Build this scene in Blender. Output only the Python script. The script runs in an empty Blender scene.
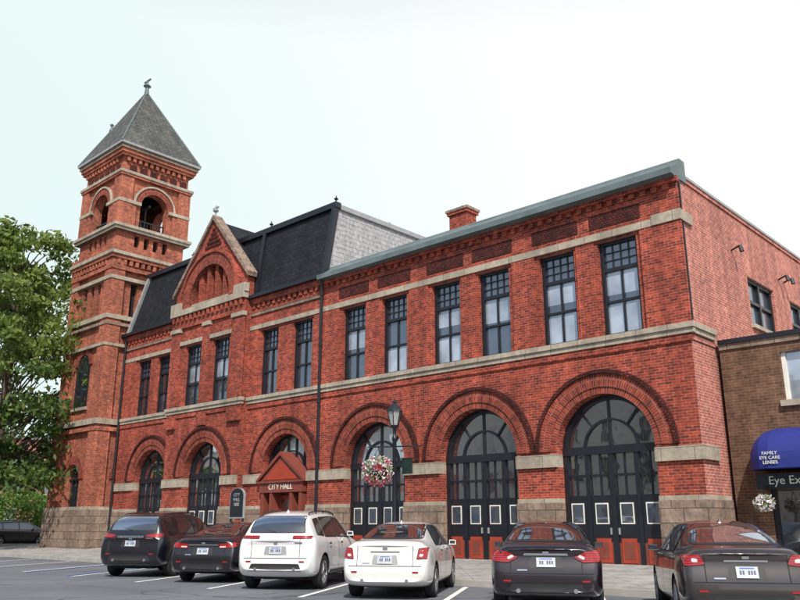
import bpy,bmesh,math,random
from mathutils import Vector, Matrix
from mathutils.bvhtree import BVHTree
random.seed(7)
R=math.radians
scene=bpy.context.scene
scene.view_settings.view_transform='Standard'; scene.view_settings.look='None'; scene.view_settings.exposure=0

# ------------------------------------------------------------ materials
def newmat(name):
    m=bpy.data.materials.new(name); m.use_nodes=True
    nt=m.node_tree; b=nt.nodes['Principled BSDF']
    return m,nt,b
def col(c): return (c[0],c[1],c[2],1)
def plain(name,c,rough=.6,metal=0,var=.15,scale=3,bump=0,bscale=40,coat=0,spec=.5):
    m,nt,b=newmat(name)
    tc=nt.nodes.new('ShaderNodeTexCoord'); n=nt.nodes.new('ShaderNodeTexNoise')
    n.inputs['Scale'].default_value=scale; n.inputs['Detail'].default_value=6
    nt.links.new(tc.outputs['Object'],n.inputs['Vector'])
    mr=nt.nodes.new('ShaderNodeMapRange'); mr.inputs[1].default_value=.3; mr.inputs[2].default_value=.7
    mr.inputs[3].default_value=1-var; mr.inputs[4].default_value=1+var
    nt.links.new(n.outputs['Fac'],mr.inputs[0])
    mx=nt.nodes.new('ShaderNodeVectorMath'); mx.operation='SCALE'; mx.inputs[0].default_value=c
    nt.links.new(mr.outputs[0],mx.inputs['Scale']); nt.links.new(mx.outputs[0],b.inputs['Base Color'])
    b.inputs['Roughness'].default_value=rough; b.inputs['Metallic'].default_value=metal
    b.inputs['Coat Weight'].default_value=coat; b.inputs['Coat Roughness'].default_value=.04
    b.inputs['Specular IOR Level'].default_value=spec
    if bump:
        n2=nt.nodes.new('ShaderNodeTexNoise'); n2.inputs['Scale'].default_value=bscale; n2.inputs['Detail'].default_value=5
        nt.links.new(tc.outputs['Object'],n2.inputs['Vector'])
        bp=nt.nodes.new('ShaderNodeBump'); bp.inputs['Strength'].default_value=bump; bp.inputs['Distance'].default_value=.03
        nt.links.new(n2.outputs['Fac'],bp.inputs['Height']); nt.links.new(bp.outputs[0],b.inputs['Normal'])
    return m
def brick(name,c1,c2,mortar,bw=.215,rh=.075,ms=.007,uv=False,stain=.35,offs=.5,bump=.5,rough=.85,streak=.25,rock=0,fine=.3):
    m,nt,b=newmat(name); N=nt.nodes; L=nt.links
    tc=N.new('ShaderNodeTexCoord')
    if uv: vec=tc.outputs['UV']
    else:
        sp=N.new('ShaderNodeSeparateXYZ'); L.new(tc.outputs['Object'],sp.inputs[0])
        ad=N.new('ShaderNodeMath'); ad.operation='ADD'; L.new(sp.outputs[0],ad.inputs[0]); L.new(sp.outputs[1],ad.inputs[1])
        cb=N.new('ShaderNodeCombineXYZ'); L.new(ad.outputs[0],cb.inputs[0]); L.new(sp.outputs[2],cb.inputs[1]); vec=cb.outputs[0]
    bt=N.new('ShaderNodeTexBrick'); L.new(vec,bt.inputs['Vector'])
    bt.inputs['Scale'].default_value=1; bt.inputs['Brick Width'].default_value=bw; bt.inputs['Row Height'].default_value=rh
    bt.inputs['Mortar Size'].default_value=ms; bt.inputs['Mortar Smooth'].default_value=.2; bt.inputs['Bias'].default_value=-.1
    bt.inputs['Color1'].default_value=col(c1); bt.inputs['Color2'].default_value=col(c2); bt.inputs['Mortar'].default_value=col(mortar)
    bt.offset=offs
    n=N.new('ShaderNodeTexNoise'); n.inputs['Scale'].default_value=.55; n.inputs['Detail'].default_value=8; n.inputs['Roughness'].default_value=.65
    L.new(tc.outputs['Object'],n.inputs['Vector'])
    mr=N.new('ShaderNodeMapRange'); mr.inputs[1].default_value=.3; mr.inputs[2].default_value=.7; mr.inputs[3].default_value=1-stain; mr.inputs[4].default_value=1+stain*.7
    L.new(n.outputs['Fac'],mr.inputs[0])
    n3=N.new('ShaderNodeTexNoise'); n3.inputs['Scale'].default_value=7; n3.inputs['Detail'].default_value=3; L.new(tc.outputs['Object'],n3.inputs['Vector'])
    mr3=N.new('ShaderNodeMapRange'); mr3.inputs[1].default_value=.3; mr3.inputs[2].default_value=.7; mr3.inputs[3].default_value=1-fine; mr3.inputs[4].default_value=1+fine
    L.new(n3.outputs['Fac'],mr3.inputs[0])
    mp=N.new('ShaderNodeMapping'); mp.inputs['Scale'].default_value=(2.2,2.2,.12); L.new(tc.outputs['Object'],mp.inputs['Vector'])
    n4=N.new('ShaderNodeTexNoise'); n4.inputs['Scale'].default_value=1; n4.inputs['Detail'].default_value=5; L.new(mp.outputs[0],n4.inputs['Vector'])
    mr4=N.new('ShaderNodeMapRange'); mr4.inputs[1].default_value=.35; mr4.inputs[2].default_value=.6; mr4.inputs[3].default_value=1-streak; mr4.inputs[4].default_value=1.05
    L.new(n4.outputs['Fac'],mr4.inputs[0])
    ml=N.new('ShaderNodeMath'); ml.operation='MULTIPLY'; L.new(mr.outputs[0],ml.inputs[0]); L.new(mr3.outputs[0],ml.inputs[1])
    ml2=N.new('ShaderNodeMath'); ml2.operation='MULTIPLY'; L.new(ml.outputs[0],ml2.inputs[0]); L.new(mr4.outputs[0],ml2.inputs[1])
    sc=N.new('ShaderNodeVectorMath'); sc.operation='SCALE'; L.new(bt.outputs['Color'],sc.inputs[0]); L.new(ml2.outputs[0],sc.inputs['Scale'])
    L.new(sc.outputs[0],b.inputs['Base Color']); b.inputs['Roughness'].default_value=rough; b.inputs['Specular IOR Level'].default_value=.3
    bp=N.new('ShaderNodeBump'); bp.invert=True; bp.inputs['Strength'].default_value=bump; bp.inputs['Distance'].default_value=.01
    L.new(bt.outputs['Fac'],bp.inputs['Height']); L.new(bp.outputs[0],b.inputs['Normal'])
    if rock:
        n5=N.new('ShaderNodeTexNoise'); n5.inputs['Scale'].default_value=6; n5.inputs['Detail'].default_value=6; L.new(tc.outputs['Object'],n5.inputs['Vector'])
        b2=N.new('ShaderNodeBump'); b2.inputs['Strength'].default_value=rock; b2.inputs['Distance'].default_value=.06; L.new(n5.outputs['Fac'],b2.inputs['Height']); L.new(bp.outputs[0],b2.inputs['Normal']); L.new(b2.outputs[0],b.inputs['Normal'])
    return m
def glassmat(name,base,gl=.3,rough=.03,wav=.04,wscale=1.2,tint=(.9,.95,1),var=.5):
    m,nt,b=newmat(name); N=nt.nodes; L=nt.links
    tc=N.new('ShaderNodeTexCoord'); n=N.new('ShaderNodeTexNoise'); n.inputs['Scale'].default_value=wscale
    L.new(tc.outputs['Object'],n.inputs['Vector'])
    bp=N.new('ShaderNodeBump'); bp.inputs['Strength'].default_value=wav; bp.inputs['Distance'].default_value=.3
    L.new(n.outputs['Fac'],bp.inputs['Height'])
    n2=N.new('ShaderNodeTexNoise'); n2.inputs['Scale'].default_value=.9; n2.inputs['Detail'].default_value=3; L.new(tc.outputs['Object'],n2.inputs['Vector'])
    mr=N.new('ShaderNodeMapRange'); mr.inputs[1].default_value=.35; mr.inputs[2].default_value=.65; mr.inputs[3].default_value=1-var; mr.inputs[4].default_value=1+var*.4
    L.new(n2.outputs['Fac'],mr.inputs[0])
    sc=N.new('ShaderNodeVectorMath'); sc.operation='SCALE'; sc.inputs[0].default_value=base; L.new(mr.outputs[0],sc.inputs['Scale'])
    L.new(sc.outputs[0],b.inputs['Base Color']); b.inputs['Roughness'].default_value=.3
    g=N.new('ShaderNodeBsdfGlossy'); g.inputs['Roughness'].default_value=rough; g.inputs['Color'].default_value=col(tint)
    L.new(bp.outputs[0],g.inputs['Normal'])
    lw=N.new('ShaderNodeLayerWeight'); lw.inputs['Blend'].default_value=.35
    ma=N.new('ShaderNodeMath'); ma.operation='MULTIPLY_ADD'; ma.inputs[1].default_value=.5; ma.inputs[2].default_value=gl; ma.use_clamp=True
    L.new(lw.outputs['Fresnel'],ma.inputs[0])
    mx=N.new('ShaderNodeMixShader'); L.new(ma.outputs[0],mx.inputs[0]); L.new(b.outputs[0],mx.inputs[1]); L.new(g.outputs[0],mx.inputs[2])
    L.new(mx.outputs[0],N['Material Output'].inputs['Surface'])
    return m

M={}
M['brick']=brick('red_brick',(.40,.062,.030),(.14,.022,.016),(.36,.19,.15))
M['brickE']=brick('red_brick_sunlit',(.46,.15,.11),(.32,.09,.07),(.56,.40,.35),stain=.18)  # overexposed sun on east wall painted in as paler brick, reused on row houses
M['brickT']=brick('tower_brick',(.43,.11,.055),(.22,.048,.030),(.40,.25,.19))
M['brickV']=brick('voussoir_brick',(.32,.05,.026),(.12,.02,.016),(.30,.16,.12),bw=.075,rh=.21,ms=.008,uv=True)
M['brickD']=brick('basket_weave_brick',(.18,.028,.02),(.045,.011,.01),(.03,.011,.01),bw=.11,rh=.075,ms=.018,bump=1)
M['brown']=brick('brown_brick',(.16,.082,.048),(.11,.055,.034),(.20,.15,.115),stain=.15)
M['stone']=brick('sandstone',(.40,.35,.28),(.33,.285,.225),(.17,.145,.12),bw=.9,rh=3.3,ms=.01,stain=.18,bump=.4,streak=.2,rock=.3,fine=.14)
M['stoneD']=brick('brownstone',(.28,.21,.165),(.21,.155,.12),(.11,.085,.07),bw=.62,rh=.36,ms=.014,stain=.22,bump=.8,rock=.7,fine=.18)
M['black']=plain('black_paint',(.010,.012,.018),.4)
M['slate']=brick('dark_slate',(.010,.012,.018),(.018,.021,.029),(.004,.004,.006),bw=.3,rh=.18,ms=.012,stain=.25,bump=.6,rough=.8)
M['slateT']=brick('tower_slate',(.105,.11,.102),(.07,.075,.072),(.04,.04,.038),bw=.3,rh=.2,ms=.012,stain=.2,rough=.7)
M['copper']=plain('weathered_copper',(.11,.145,.15),.6,var=.25,scale=1.5,bump=.1)
M['siding']=brick('grey_siding',(.36,.36,.37),(.34,.34,.35),(.2,.2,.21),bw=8,rh=.2,ms=.012,stain=.1,rough=.5,streak=.15)
M['glassL']=glassmat('window_glass_with_blind',(.34,.39,.46),gl=.2)
M['glassM']=glassmat('window_glass_half_light',(.035,.05,.075),gl=.14)
M['glassD']=glassmat('window_glass_dark',(.012,.014,.018),gl=.2,wav=.035,wscale=1.0)
M['white']=plain('white_trim',(.7,.68,.62),.5)
M['red']=plain('red_panel',(.34,.045,.02),.5)
M['redd']=plain('porch_red',(.19,.045,.03),.6)
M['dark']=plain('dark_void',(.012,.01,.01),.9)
M['lead']=plain('lead_flashing',(.28,.29,.30),.5)
M['conc']=brick('sidewalk_concrete',(.34,.33,.315),(.31,.30,.29),(.17,.165,.16),bw=1.5,rh=1.5,ms=.012,stain=.15,offs=0,fine=.1)
M['kerb']=plain('kerb_concrete',(.36,.35,.33),.85,var=.15,bump=.2)
M['green']=plain('dark_green_paint',(.01,.03,.022),.4)
M['awn']=plain('blue_canvas',(.012,.022,.19),.7,var=.1)
M['tan']=plain('tan_stucco',(.55,.50,.42),.85,var=.1)
M['grystuc']=plain('grey_stucco',(.46,.47,.46),.85,var=.1)
M['bell']=plain('bronze',(.12,.14,.11),.5,metal=.6)

# ------------------------------------------------------------ mesh builder
def FS(y0): return lambda u,z,w:(u,y0-w,z)      # south face: w outwards (-Y)
def FE(x0): return lambda u,z,w:(x0+w,u,z)
def FN(y0): return lambda u,z,w:(u,y0+w,z)
def FW(x0): return lambda u,z,w:(x0-w,u,z)
def FI(): return lambda u,z,w:(u,w,z)
class MB:
    def __init__(s): s.V=[];s.F=[];s.m=[];s.mats=[];s.uv=[];s.f=FI()
    def mi(s,k):
        if k not in s.mats: s.mats.append(k)
        return s.mats.index(k)
    def face(s,pts,k,uv=None):
        i=len(s.V); s.V+= [s.f(*p) for p in pts]; s.F.append(list(range(i,i+len(pts)))); s.m.append(s.mi(k)); s.uv.append(uv)
    def box(s,u0,u1,z0,z1,w0,w1,k):
        i=len(s.V)
        for (u,z,w) in [(u0,z0,w0),(u1,z0,w0),(u1,z1,w0),(u0,z1,w0),(u0,z0,w1),(u1,z0,w1),(u1,z1,w1),(u0,z1,w1)]: s.V.append(s.f(u,z,w))
        for q in [(0,1,2,3),(4,5,6,7),(0,1,5,4),(1,2,6,5),(2,3,7,6),(3,0,4,7)]:
            s.F.append([i+a for a in q]); s.m.append(s.mi(k)); s.uv.append(None)
    def prism(s,prof,u0,u1,k,kend=None):  # prof: (w,z) list extruded in u
        n=len(prof)
        for a in range(n):
            b=(a+1)%n
            s.face([(u0,prof[a][1],prof[a][0]),(u1,prof[a][1],prof[a][0]),(u1,prof[b][1],prof[b][0]),(u0,prof[b][1],prof[b][0])],k)
        s.face([(u0,p[1],p[0]) for p in prof],kend or k); s.face([(u1,p[1],p[0]) for p in prof],kend or k)
    def poly(s,pts,w0,w1,k): # pts (u,z) extruded in w
        n=len(pts); s.face([(p[0],p[1],w1) for p in pts],k); s.face([(p[0],p[1],w0) for p in pts],k)
        for a in range(n):
            b=(a+1)%n
            s.face([(pts[a][0],pts[a][1],w0),(pts[b][0],pts[b][1],w0),(pts[b][0],pts[b][1],w1),(pts[a][0],pts[a][1],w1)],k)
    def tube(s,p,q,r0,r1,k,n=8,cap=True):
        p=Vector(p);q=Vector(q);d=(q-p).normalized()
        a=d.orthogonal().normalized(); b=d.cross(a); i=len(s.V)
        for c,r in ((p,r0),(q,r1)):
            for j in range(n):
                t=2*math.pi*j/n; s.V.append(tuple(c+a*math.cos(t)*r+b*math.sin(t)*r))
        for j in range(n):
            jj=(j+1)%n; s.F.append([i+j,i+jj,i+n+jj,i+n+j]); s.m.append(s.mi(k)); s.uv.append(None)
        if cap:
            s.F.append([i+j for j in range(n)]); s.m.append(s.mi(k)); s.uv.append(None)
            s.F.append([i+n+j for j in range(n)]); s.m.append(s.mi(k)); s.uv.append(None)
    def lathe(s,c,prof,k,n=16,axis='z'):
        i=len(s.V); c=Vector(c)
        for (r,h) in prof:
            for j in range(n):
                t=2*math.pi*j/n
                if axis=='z': s.V.append((c.x+r*math.cos(t),c.y+r*math.sin(t),c.z+h))
                else: s.V.append((c.x+r*math.cos(t),c.y+h,c.z+r*math.sin(t)))
        for a in range(len(prof)-1):
            for j in range(n):
                jj=(j+1)%n; s.F.append([i+a*n+j,i+a*n+jj,i+(a+1)*n+jj,i+(a+1)*n+j]); s.m.append(s.mi(k)); s.uv.append(None)
    def arch_wall(s,u0,u1,z0,z1,cx,r,spring,zb,depth,k,kr=None,n=24):
        kr=kr or k
        if zb>z0: s.face([(cx-r,z0,0),(cx+r,z0,0),(cx+r,zb,0),(cx-r,zb,0)],k); s.face([(cx-r,zb,0),(cx+r,zb,0),(cx+r,zb,-depth),(cx-r,zb,-depth)],kr)
        s.face([(u0,z0,0),(cx-r,z0,0),(cx-r,z1,0),(u0,z1,0)],k); s.face([(cx+r,z0,0),(u1,z0,0),(u1,z1,0),(cx+r,z1,0)],k)
        P=[(cx-r*math.cos(math.pi*i/n),spring+r*math.sin(math.pi*i/n)) for i in range(n+1)]
        for a,b in zip(P[:-1],P[1:]):
            s.face([(a[0],a[1],0),(b[0],b[1],0),(b[0],z1,0),(a[0],z1,0)],k)
            s.face([(a[0],a[1],0),(b[0],b[1],0),(b[0],b[1],-depth),(a[0],a[1],-depth)],kr)
        for x in (cx-r,cx+r): s.face([(x,zb,0),(x,spring,0),(x,spring,-depth),(x,zb,-depth)],kr)
    def rect_wall(s,u0,u1,z0,z1,ops,depth,k):
        us=sorted(set([u0,u1]+[o[0] for o in ops]+[o[1] for o in ops])); zs=sorted(set([z0,z1]+[o[2] for o in ops]+[o[3] for o in ops]))
        for a,b in zip(us[:-1],us[1:]):
            for c,d in zip(zs[:-1],zs[1:]):
                mx,mz=(a+b)/2,(c+d)/2
                if any(o[0]<mx<o[1] and o[2]<mz<o[3] for o in ops): continue
                s.face([(a,c,0),(b,c,0),(b,d,0),(a,d,0)],k)
        for o in ops:
            a,b,c,d=o[:4]
            for q in [((a,c),(b,c)),((b,c),(b,d)),((b,d),(a,d)),((a,d),(a,c))]:
                s.face([(q[0][0],q[0][1],0),(q[1][0],q[1][1],0),(q[1][0],q[1][1],-depth),(q[0][0],q[0][1],-depth)],k)
    def ring(s,cx,cz,r0,r1,w0,w1,k,a0=0,a1=math.pi,n=36,uvon=True):
        for i in range(n):
            t0=a0+(a1-a0)*i/n; t1=a0+(a1-a0)*(i+1)/n
            c0,s0,c1,s1=math.cos(t0),math.sin(t0),math.cos(t1),math.sin(t1); rm=(r0+r1)/2
            A=(cx+r0*c0,cz+r0*s0);B=(cx+r1*c0,cz+r1*s0);C=(cx+r1*c1,cz+r1*s1);D=(cx+r0*c1,cz+r0*s1)
            s.face([(A[0],A[1],w1),(B[0],B[1],w1),(C[0],C[1],w1),(D[0],D[1],w1)],k,[(t0*rm,0),(t0*rm,r1-r0),(t1*rm,r1-r0),(t1*rm,0)])
            s.face([(B[0],B[1],w0),(B[0],B[1],w1),(C[0],C[1],w1),(C[0],C[1],w0)],k,[(t0*rm,0),(t0*rm,.1),(t1*rm,.1),(t1*rm,0)])
            s.face([(A[0],A[1],w0),(A[0],A[1],w1),(D[0],D[1],w1),(D[0],D[1],w0)],k,[(t0*rm,0),(t0*rm,.1),(t1*rm,.1),(t1*rm,0)])
    def build(s,name,parent=None,smooth=False,bevel=0):
        me=bpy.data.meshes.new(name); me.from_pydata(s.V,[],s.F)
        for k in s.mats: me.materials.append(M[k] if isinstance(k,str) else k)
        me.polygons.foreach_set('material_index',s.m)
        if any(u for u in s.uv):
            ul=me.uv_layers.new(name='UVMap')
            for p,u in zip(me.polygons,s.uv):
                if u:
                    for li,c in zip(p.loop_indices,u): ul.data[li].uv=c
        if smooth: me.polygons.foreach_set('use_smooth',[True]*len(me.polygons))
        me.update()
        o=bpy.data.objects.new(name,me); scene.collection.objects.link(o)
        if parent: o.parent=parent
        return o
def empty(name,loc=(0,0,0),rz=0):
    e=bpy.data.objects.new(name,None); e.location=loc; e.rotation_euler=(0,0,rz); scene.collection.objects.link(e); e.empty_display_size=.3
    return e
def text(name,body,size,loc,rot,mat,parent=None,align='CENTER'):
    c=bpy.data.curves.new(name,'FONT'); c.body=body; c.size=size; c.extrude=.006; c.align_x=align; c.align_y='CENTER'
    c.materials.append(M[mat]); o=bpy.data.objects.new(name,c); o.location=loc; o.rotation_euler=rot; scene.collection.objects.link(o)
    if parent: o.parent=parent
    return o

# ------------------------------------------------------------ city hall
G=0.0; XR=-8.3; XM=-22.7; XL=-38.1
hall=empty('city_hall')
walls=MB(); stone=MB(); win=MB(); trim=MB(); rings=MB()
SP=3.42
def arch_bay(f,u0,u1,cx,r):
    for mb in (walls,stone,rings): mb.f=f
    walls.arch_wall(u0,u1,G,5.95,cx,r,SP,G,.5,'brick')
    rings.ring(cx,SP,r-.003,r+.19,-.02,.02,'brickV'); rings.ring(cx,SP,r+.19,r+.56,-.02,.055,'brickV')
    rings.ring(cx,SP,r+.56,r+.66,-.02,.12,'brickD')
    for a,b in ((u0,cx-r),(cx+r,u1)):
        e0=.004 if a!=u0 else -.003; e1=.004 if b!=u1 else -.003
        stone.box(a-e0,b+e1,G,2.0,-.3,.10,'stoneD'); stone.box(a-e0,b+e1,2.0,2.12,-.3,.06,'stone')
        stone.box(a-e0,b+e1,2.98,3.34,-.3,.085,'stone')
def arch_door(f,cx,r,red=True):
    for mb in (win,): mb.f=f
    w=-.42
    pts=[(cx-r,G+.35)]+[(cx-r*math.cos(math.pi*i/24),SP+r*math.sin(math.pi*i/24)) for i in range(25)]+[(cx+r,G+.35)]
    win.face([(p[0],p[1],w) for p in pts],'glassD')
    win.ring(cx,SP,r-.13,r+.01,w-.02,w+.10,'black'); win.ring(cx,SP,r*.55-.03,r*.55+.03,w-.02,w+.06,'black')
    for t in (.28,.5,.72):
        a=math.pi*t; c,s_=math.cos(a),math.sin(a)
        n=(-s_*.025,c*.025); r0=r*.56; r1=r-.1
        win.poly([(cx+r0*c+n[0],SP+r0*s_+n[1]),(cx+r1*c+n[0],SP+r1*s_+n[1]),(cx+r1*c-n[0],SP+r1*s_-n[1]),(cx+r0*c-n[0],SP+r0*s_-n[1])],w-.02,w+.055,'black')
    win.box(cx-.035,cx+.035,SP+.1,SP+r*.55,w-.02,w+.05,'black')
    win.box(cx-r,cx+r,SP-.12,SP+.1,w-.02,w+.12,'black')
    for x,h in ((-r+.07,.08),(-r*.5,.06),(0,.085),(r*.5,.06),(r-.07,.08)): win.box(cx+x-h,cx+x+h,.3,SP-.12,w-.02,w+.09,'black')
    for z in (2.15,2.72): win.box(cx-r,cx+r,z-.035,z+.035,w-.02,w+.05,'black')
    for x in (-r*.75,-r*.25,r*.25,r*.75): win.box(cx+x-.018,cx+x+.018,2.15,SP-.1,w-.02,w+.04,'black')
    win.box(cx-r,cx+r,.95,2.15,w-.02,w+.06,'black')
    for x in (-r*.75,-r*.25,r*.25,r*.75):
        a=cx+x; win.box(a-.2,a+.2,1.42,1.98,w-.01,w+.075,'white'); win.box(a-.165,a+.165,1.455,1.945,w,w+.08,'glassM')
        win.box(a-.22,a+.22,.42,1.05,w-.01,w+.075,'red')
        win.box(a-.15,a+.15,.52,.95,w-.01,w+.082,'redd')
    win.box(cx-r,cx+r,.3,.95,w-.02,w+.055,'black' if not red else 'redd')
    for x in (-.12,.12): win.box(cx+x-.015,cx+x+.015,1.15,1.32,w,w+.12,'lead')
def window(f,cx,z0,z1,wd,kl='glassL',ku='glassL'):
    win.f=f; a,b=cx-wd/2,cx+wd/2; w=-.24; zt=z0+(z1-z0)*.70; zm=z0+(z1-z0)*.36
    win.face([(a,z0,w),(b,z0,w),(b,zm,w),(a,zm,w)],kl)
    zb_=zm+(zt-zm)*random.uniform(.1,.45)
    win.face([(a,zm,w),(b,zm,w),(b,zb_,w),(a,zb_,w)],'glassM' if ku!='glassD' else ku); win.face([(a,zb_,w),(b,zb_,w),(b,zt,w),(a,zt,w)],ku)
    win.face([(a,zt,w),(b,zt,w),(b,z1,w),(a,z1,w)],'glassM')
    fr=.11
    win.box(a,a+fr,z0,z1,w-.02,w+.09,'black'); win.box(b-fr,b,z0,z1,w-.02,w+.09,'black')
    win.box(a+fr,b-fr,z1-.08,z1,w-.02,w+.088,'black'); win.box(a+fr,b-fr,z0,z0+.09,w-.02,w+.088,'black')
    win.box(a+fr,b-fr,zt-.05,zt+.05,w-.02,w+.085,'black'); win.box(a+fr,b-fr,zm-.035,zm+.035,w-.02,w+.06,'black')
    win.box(cx-.03,cx+.03,z0+.09,zt-.05,w-.02,w+.05,'black')
    for i in (1,2,3):
        x=a+fr+(b-a-2*fr)*i/4; win.box(x-.014,x+.014,zt+.05,z1-.08,w-.02,w+.04,'black')
    for i in (1,2):
        z=zt+.05+(z1-.08-zt-.05)*i/3; win.box(a+fr,b-fr,z-.014,z+.014,w-.02,w+.035,'black')

fS=FS(0)
# right block
WR=[-21.0,-18.93,-16.55,-14.56,-12.2,-10.2]; ww=1.22
AR=[(-19.9,1.47),(-15.4,1.5),(-11.03,1.5)]; bnd=[XM,-17.65,-13.2,XR]
for i,(cx,r) in enumerate(AR):
    arch_bay(fS,bnd[i],bnd[i+1],cx,r); arch_door(fS,cx,r)
walls.f=fS; walls.rect_wall(XM,XR,5.95,10.62,[(c-ww/2,c+ww/2,6.5,9.3) for c in WR],.26,'brick')
kk=[('glassM','glassL'),('glassL','glassM'),('glassL','glassL'),('glassM','glassL'),('glassL','glassL'),('glassL','glassL')]
for c,(k1,k2) in zip(WR,kk): window(fS,c,6.5,9.3,ww,k1,k2)
stone.f=fS
walls.box(XM,XR+.05,6.02,6.22,-.02,.05,'brick')
stone.box(XM,XR+.12,6.22,6.36,-.05,.09,'stone'); stone.box(XM,XR+.14,6.36,6.5,-.05,.14,'stone')
pil=[(-22.68,-21.75),(-18.15,-17.3),(-13.8,-12.95),(-9.45,XR+.06)]
for a,b in pil: walls.box(a,b,6.5,9.36,-.02,.07,'brick')
for a,b in [(WR[i]+ww/2+.08,WR[i+1]-ww/2-.08) for i in (0,2,4)]: walls.box(a,b,6.5,9.36,-.02,.04,'brick')
stone.box(XM,XR-.752,9.36,9.56,-.04,.085,'stone')
walls.box(XM,XR+.05,9.56,10.30,-.02,.03,'brick')
for i in (0,2,4):
    for c in (WR[i],WR[i+1]): walls.box(c-.80,c+.80,9.72,10.14,.0,.05,'brickD')
stone.box(XR-.75,XR+.09,9.36,9.66,-.04,.11,'stone')
n=int((XR-XM)/.34)
for i in range(n): x=XM+.1+i*.34; walls.box(x,x+.17,10.30,10.46,-.02,.09,'brick')
walls.box(XM,XR+.08,10.46,10.62,-.02,.14,'brick')
trim.f=fS
trim.prism([(.14,10.60),(.34,10.64),(.35,10.76),(-.22,11.16),(-.27,11.26),(-.6,11.26),(-.6,10.6)],XM-.02,XR+.05,'copper')
trim.prism([(.352,10.61),(.40,10.61),(.40,10.79),(.352,10.79)],XM-.03,XR+.06,'copper')
trim.f=FI(); trim.box(XM,XR-.3,10.2,10.7,.61,16,'lead')
# East wall
fE=FE(XR); walls.f=fE
walls.rect_wall(0,16,G,10.62,[(4.7,7.0,7.3,8.85),(8.6,11,7.3,8.85),(12.4,14.6,7.3,8.85)],.22,'brickE')
walls.box(.61,16,10.62,10.74,-.4,.04,'brickE'); trim.f=fE; trim.box(.61,16,10.74,10.82,-.45,.07,'lead')
trim.box(.12,.18,6.6,10.6,0.0,.05,'black')
stone.f=fE; stone.box(.042,.7,9.36,9.66,-.02,.08,'stone'); stone.box(.052,1.4,6.22,6.36,-.02,.09,'stone'); stone.box(.052,1.4,6.36,6.5,-.02,.14,'stone')
walls.box(0.022,16,6.05,6.18,-.02,.035,'brickE')
stone.box(.002,.9,2.98,3.34,.001,.085,'stone'); stone.box(.002,1.4,G,2.0,.001,.10,'stoneD'); stone.box(.002,1.4,2.0,2.12,.001,.06,'stone')
stone.f=fS; stone.box(XR+.001,XR+.085,2.98,3.34,0,.085,'stone'); stone.box(XR+.001,XR+.10,G,2.0,0,.10,'stoneD'); stone.box(XR+.001,XR+.06,2.0,2.12,0,.06,'stone')
win.f=fE
for a,b in ((4.7,7.0),(8.6,11),(12.4,14.6)):
    win.face([(a,7.3,-.18),(b,7.3,-.18),(b,8.85,-.18),(a,8.85,-.18)],'glassM')
    for u in (a+.06,(a+b)/2,b-.06): win.box(u-.06,u+.06,7.3,8.85,-.2,-.08,'black')
    for z in (7.36,8.1,8.8): win.box(a,b,z-.05,z+.05,-.2,-.09,'black')
    win.box(a-.1,b+.1,7.18,7.3,-.1,.1,'stone')
for u in (3.6,7.7,8.2): trim.tube((XR,u,9.4),(XR+.28,u,9.5),.03,.03,'black'); trim.tube((XR+.28,u,9.5),(XR+.32,u,9.3),.05,.07,'black')
walls.f=FI(); walls.box(XM,XR,G,10.62,16,16.3,'brick')

# left block
WLs=[(-36.0,1.2),(-34.2,1.15),(-26.05,1.15),(-23.95,1.2)]
arch_bay(fS,XL,-32.9,-34.7,1.42); arch_door(fS,-34.7,1.42)
arch_bay(fS,-27.3,XM,-24.8,1.42)
walls.f=fS
walls.rect_wall(XL,-32.9,5.95,10.75,[(c-w/2,c+w/2,6.5,9.3) for c,w in WLs[:2]],.26,'brick')
walls.rect_wall(-27.3,XM,5.95,10.75,[(c-w/2,c+w/2,6.5,9.3) for c,w in WLs[2:]],.26,'brick')
for (c,w),kq in zip(WLs,['glassD','glassM','glassD','glassM']): window(fS,c,6.5,9.3,w,kq,'glassD')
for a,b in ((XL,-32.9),(-27.3,XM-.0)):
    walls.f=fS; stone.f=fS; trim.f=fS
    walls.box(a,b-.005,6.02,6.22,-.02,.05,'brick'); stone.box(a,b-.005,6.22,6.36,-.05,.09,'stone'); stone.box(a,b-.005,6.36,6.5,-.05,.14,'stone')
    stone.box(a,b-.005,9.36,9.54,-.04,.085,'stone'); walls.box(a,b-.005,9.54,10.3,-.02,.04,'brick'); stone.box(a,b-.005,9.98,10.1,-.02,.10,'stoneD')
    k=int((b-a)/.34)
    for i in range(k): x=a+.08+i*.34; walls.box(x,x+.17,10.30,10.5,-.02,.10,'brick')
    walls.box(a,b-.005,10.5,10.72,-.02,.15,'brick'); trim.box(a,b+.0,10.72,10.86,-.3,.32,'black')
for a,b in ((-38.1,-36.75),(-33.45,-32.9),(-27.3,-26.75),(-23.2,-22.72)):
    walls.f=fS; walls.box(a,b,6.5,9.36,-.02,.06,'brick')
# pavilion (projects in front of the main wall line)
PC=-30.1; PA,PB=-32.9,-27.3
fP=lambda u,z,w:(u,-.35-w,z)
arch_bay(fP,PA,PB,-29.85,1.42); arch_door(fP,-29.85,1.42)
for mb in (walls,stone,win,trim,rings): mb.f=fP
WP=[(-31.15,1.25),(-29.0,1.25)]
walls.rect_wall(PA,PB,5.95,10.9,[(c-w/2,c+w/2,6.5,9.3) for c,w in WP],.26,'brick')
for c,w in WP: window(fP,c,6.5,9.3,w,'glassM','glassL')
for x in (PA,PB): walls.f=FI(); walls.face([(x,G,-.35),(x,G,0.02),(x,12,0.02),(x,12,-.35)],'brick')
for mb in (walls,stone): mb.f=fP
walls.box(PA-.04,PB+.04,6.02,6.22,-.02,.05,'brick'); stone.box(PA-.08,PB+.08,6.22,6.36,-.05,.09,'stone'); stone.box(PA-.13,PB+.13,6.36,6.5,-.05,.14,'stone')
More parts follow.
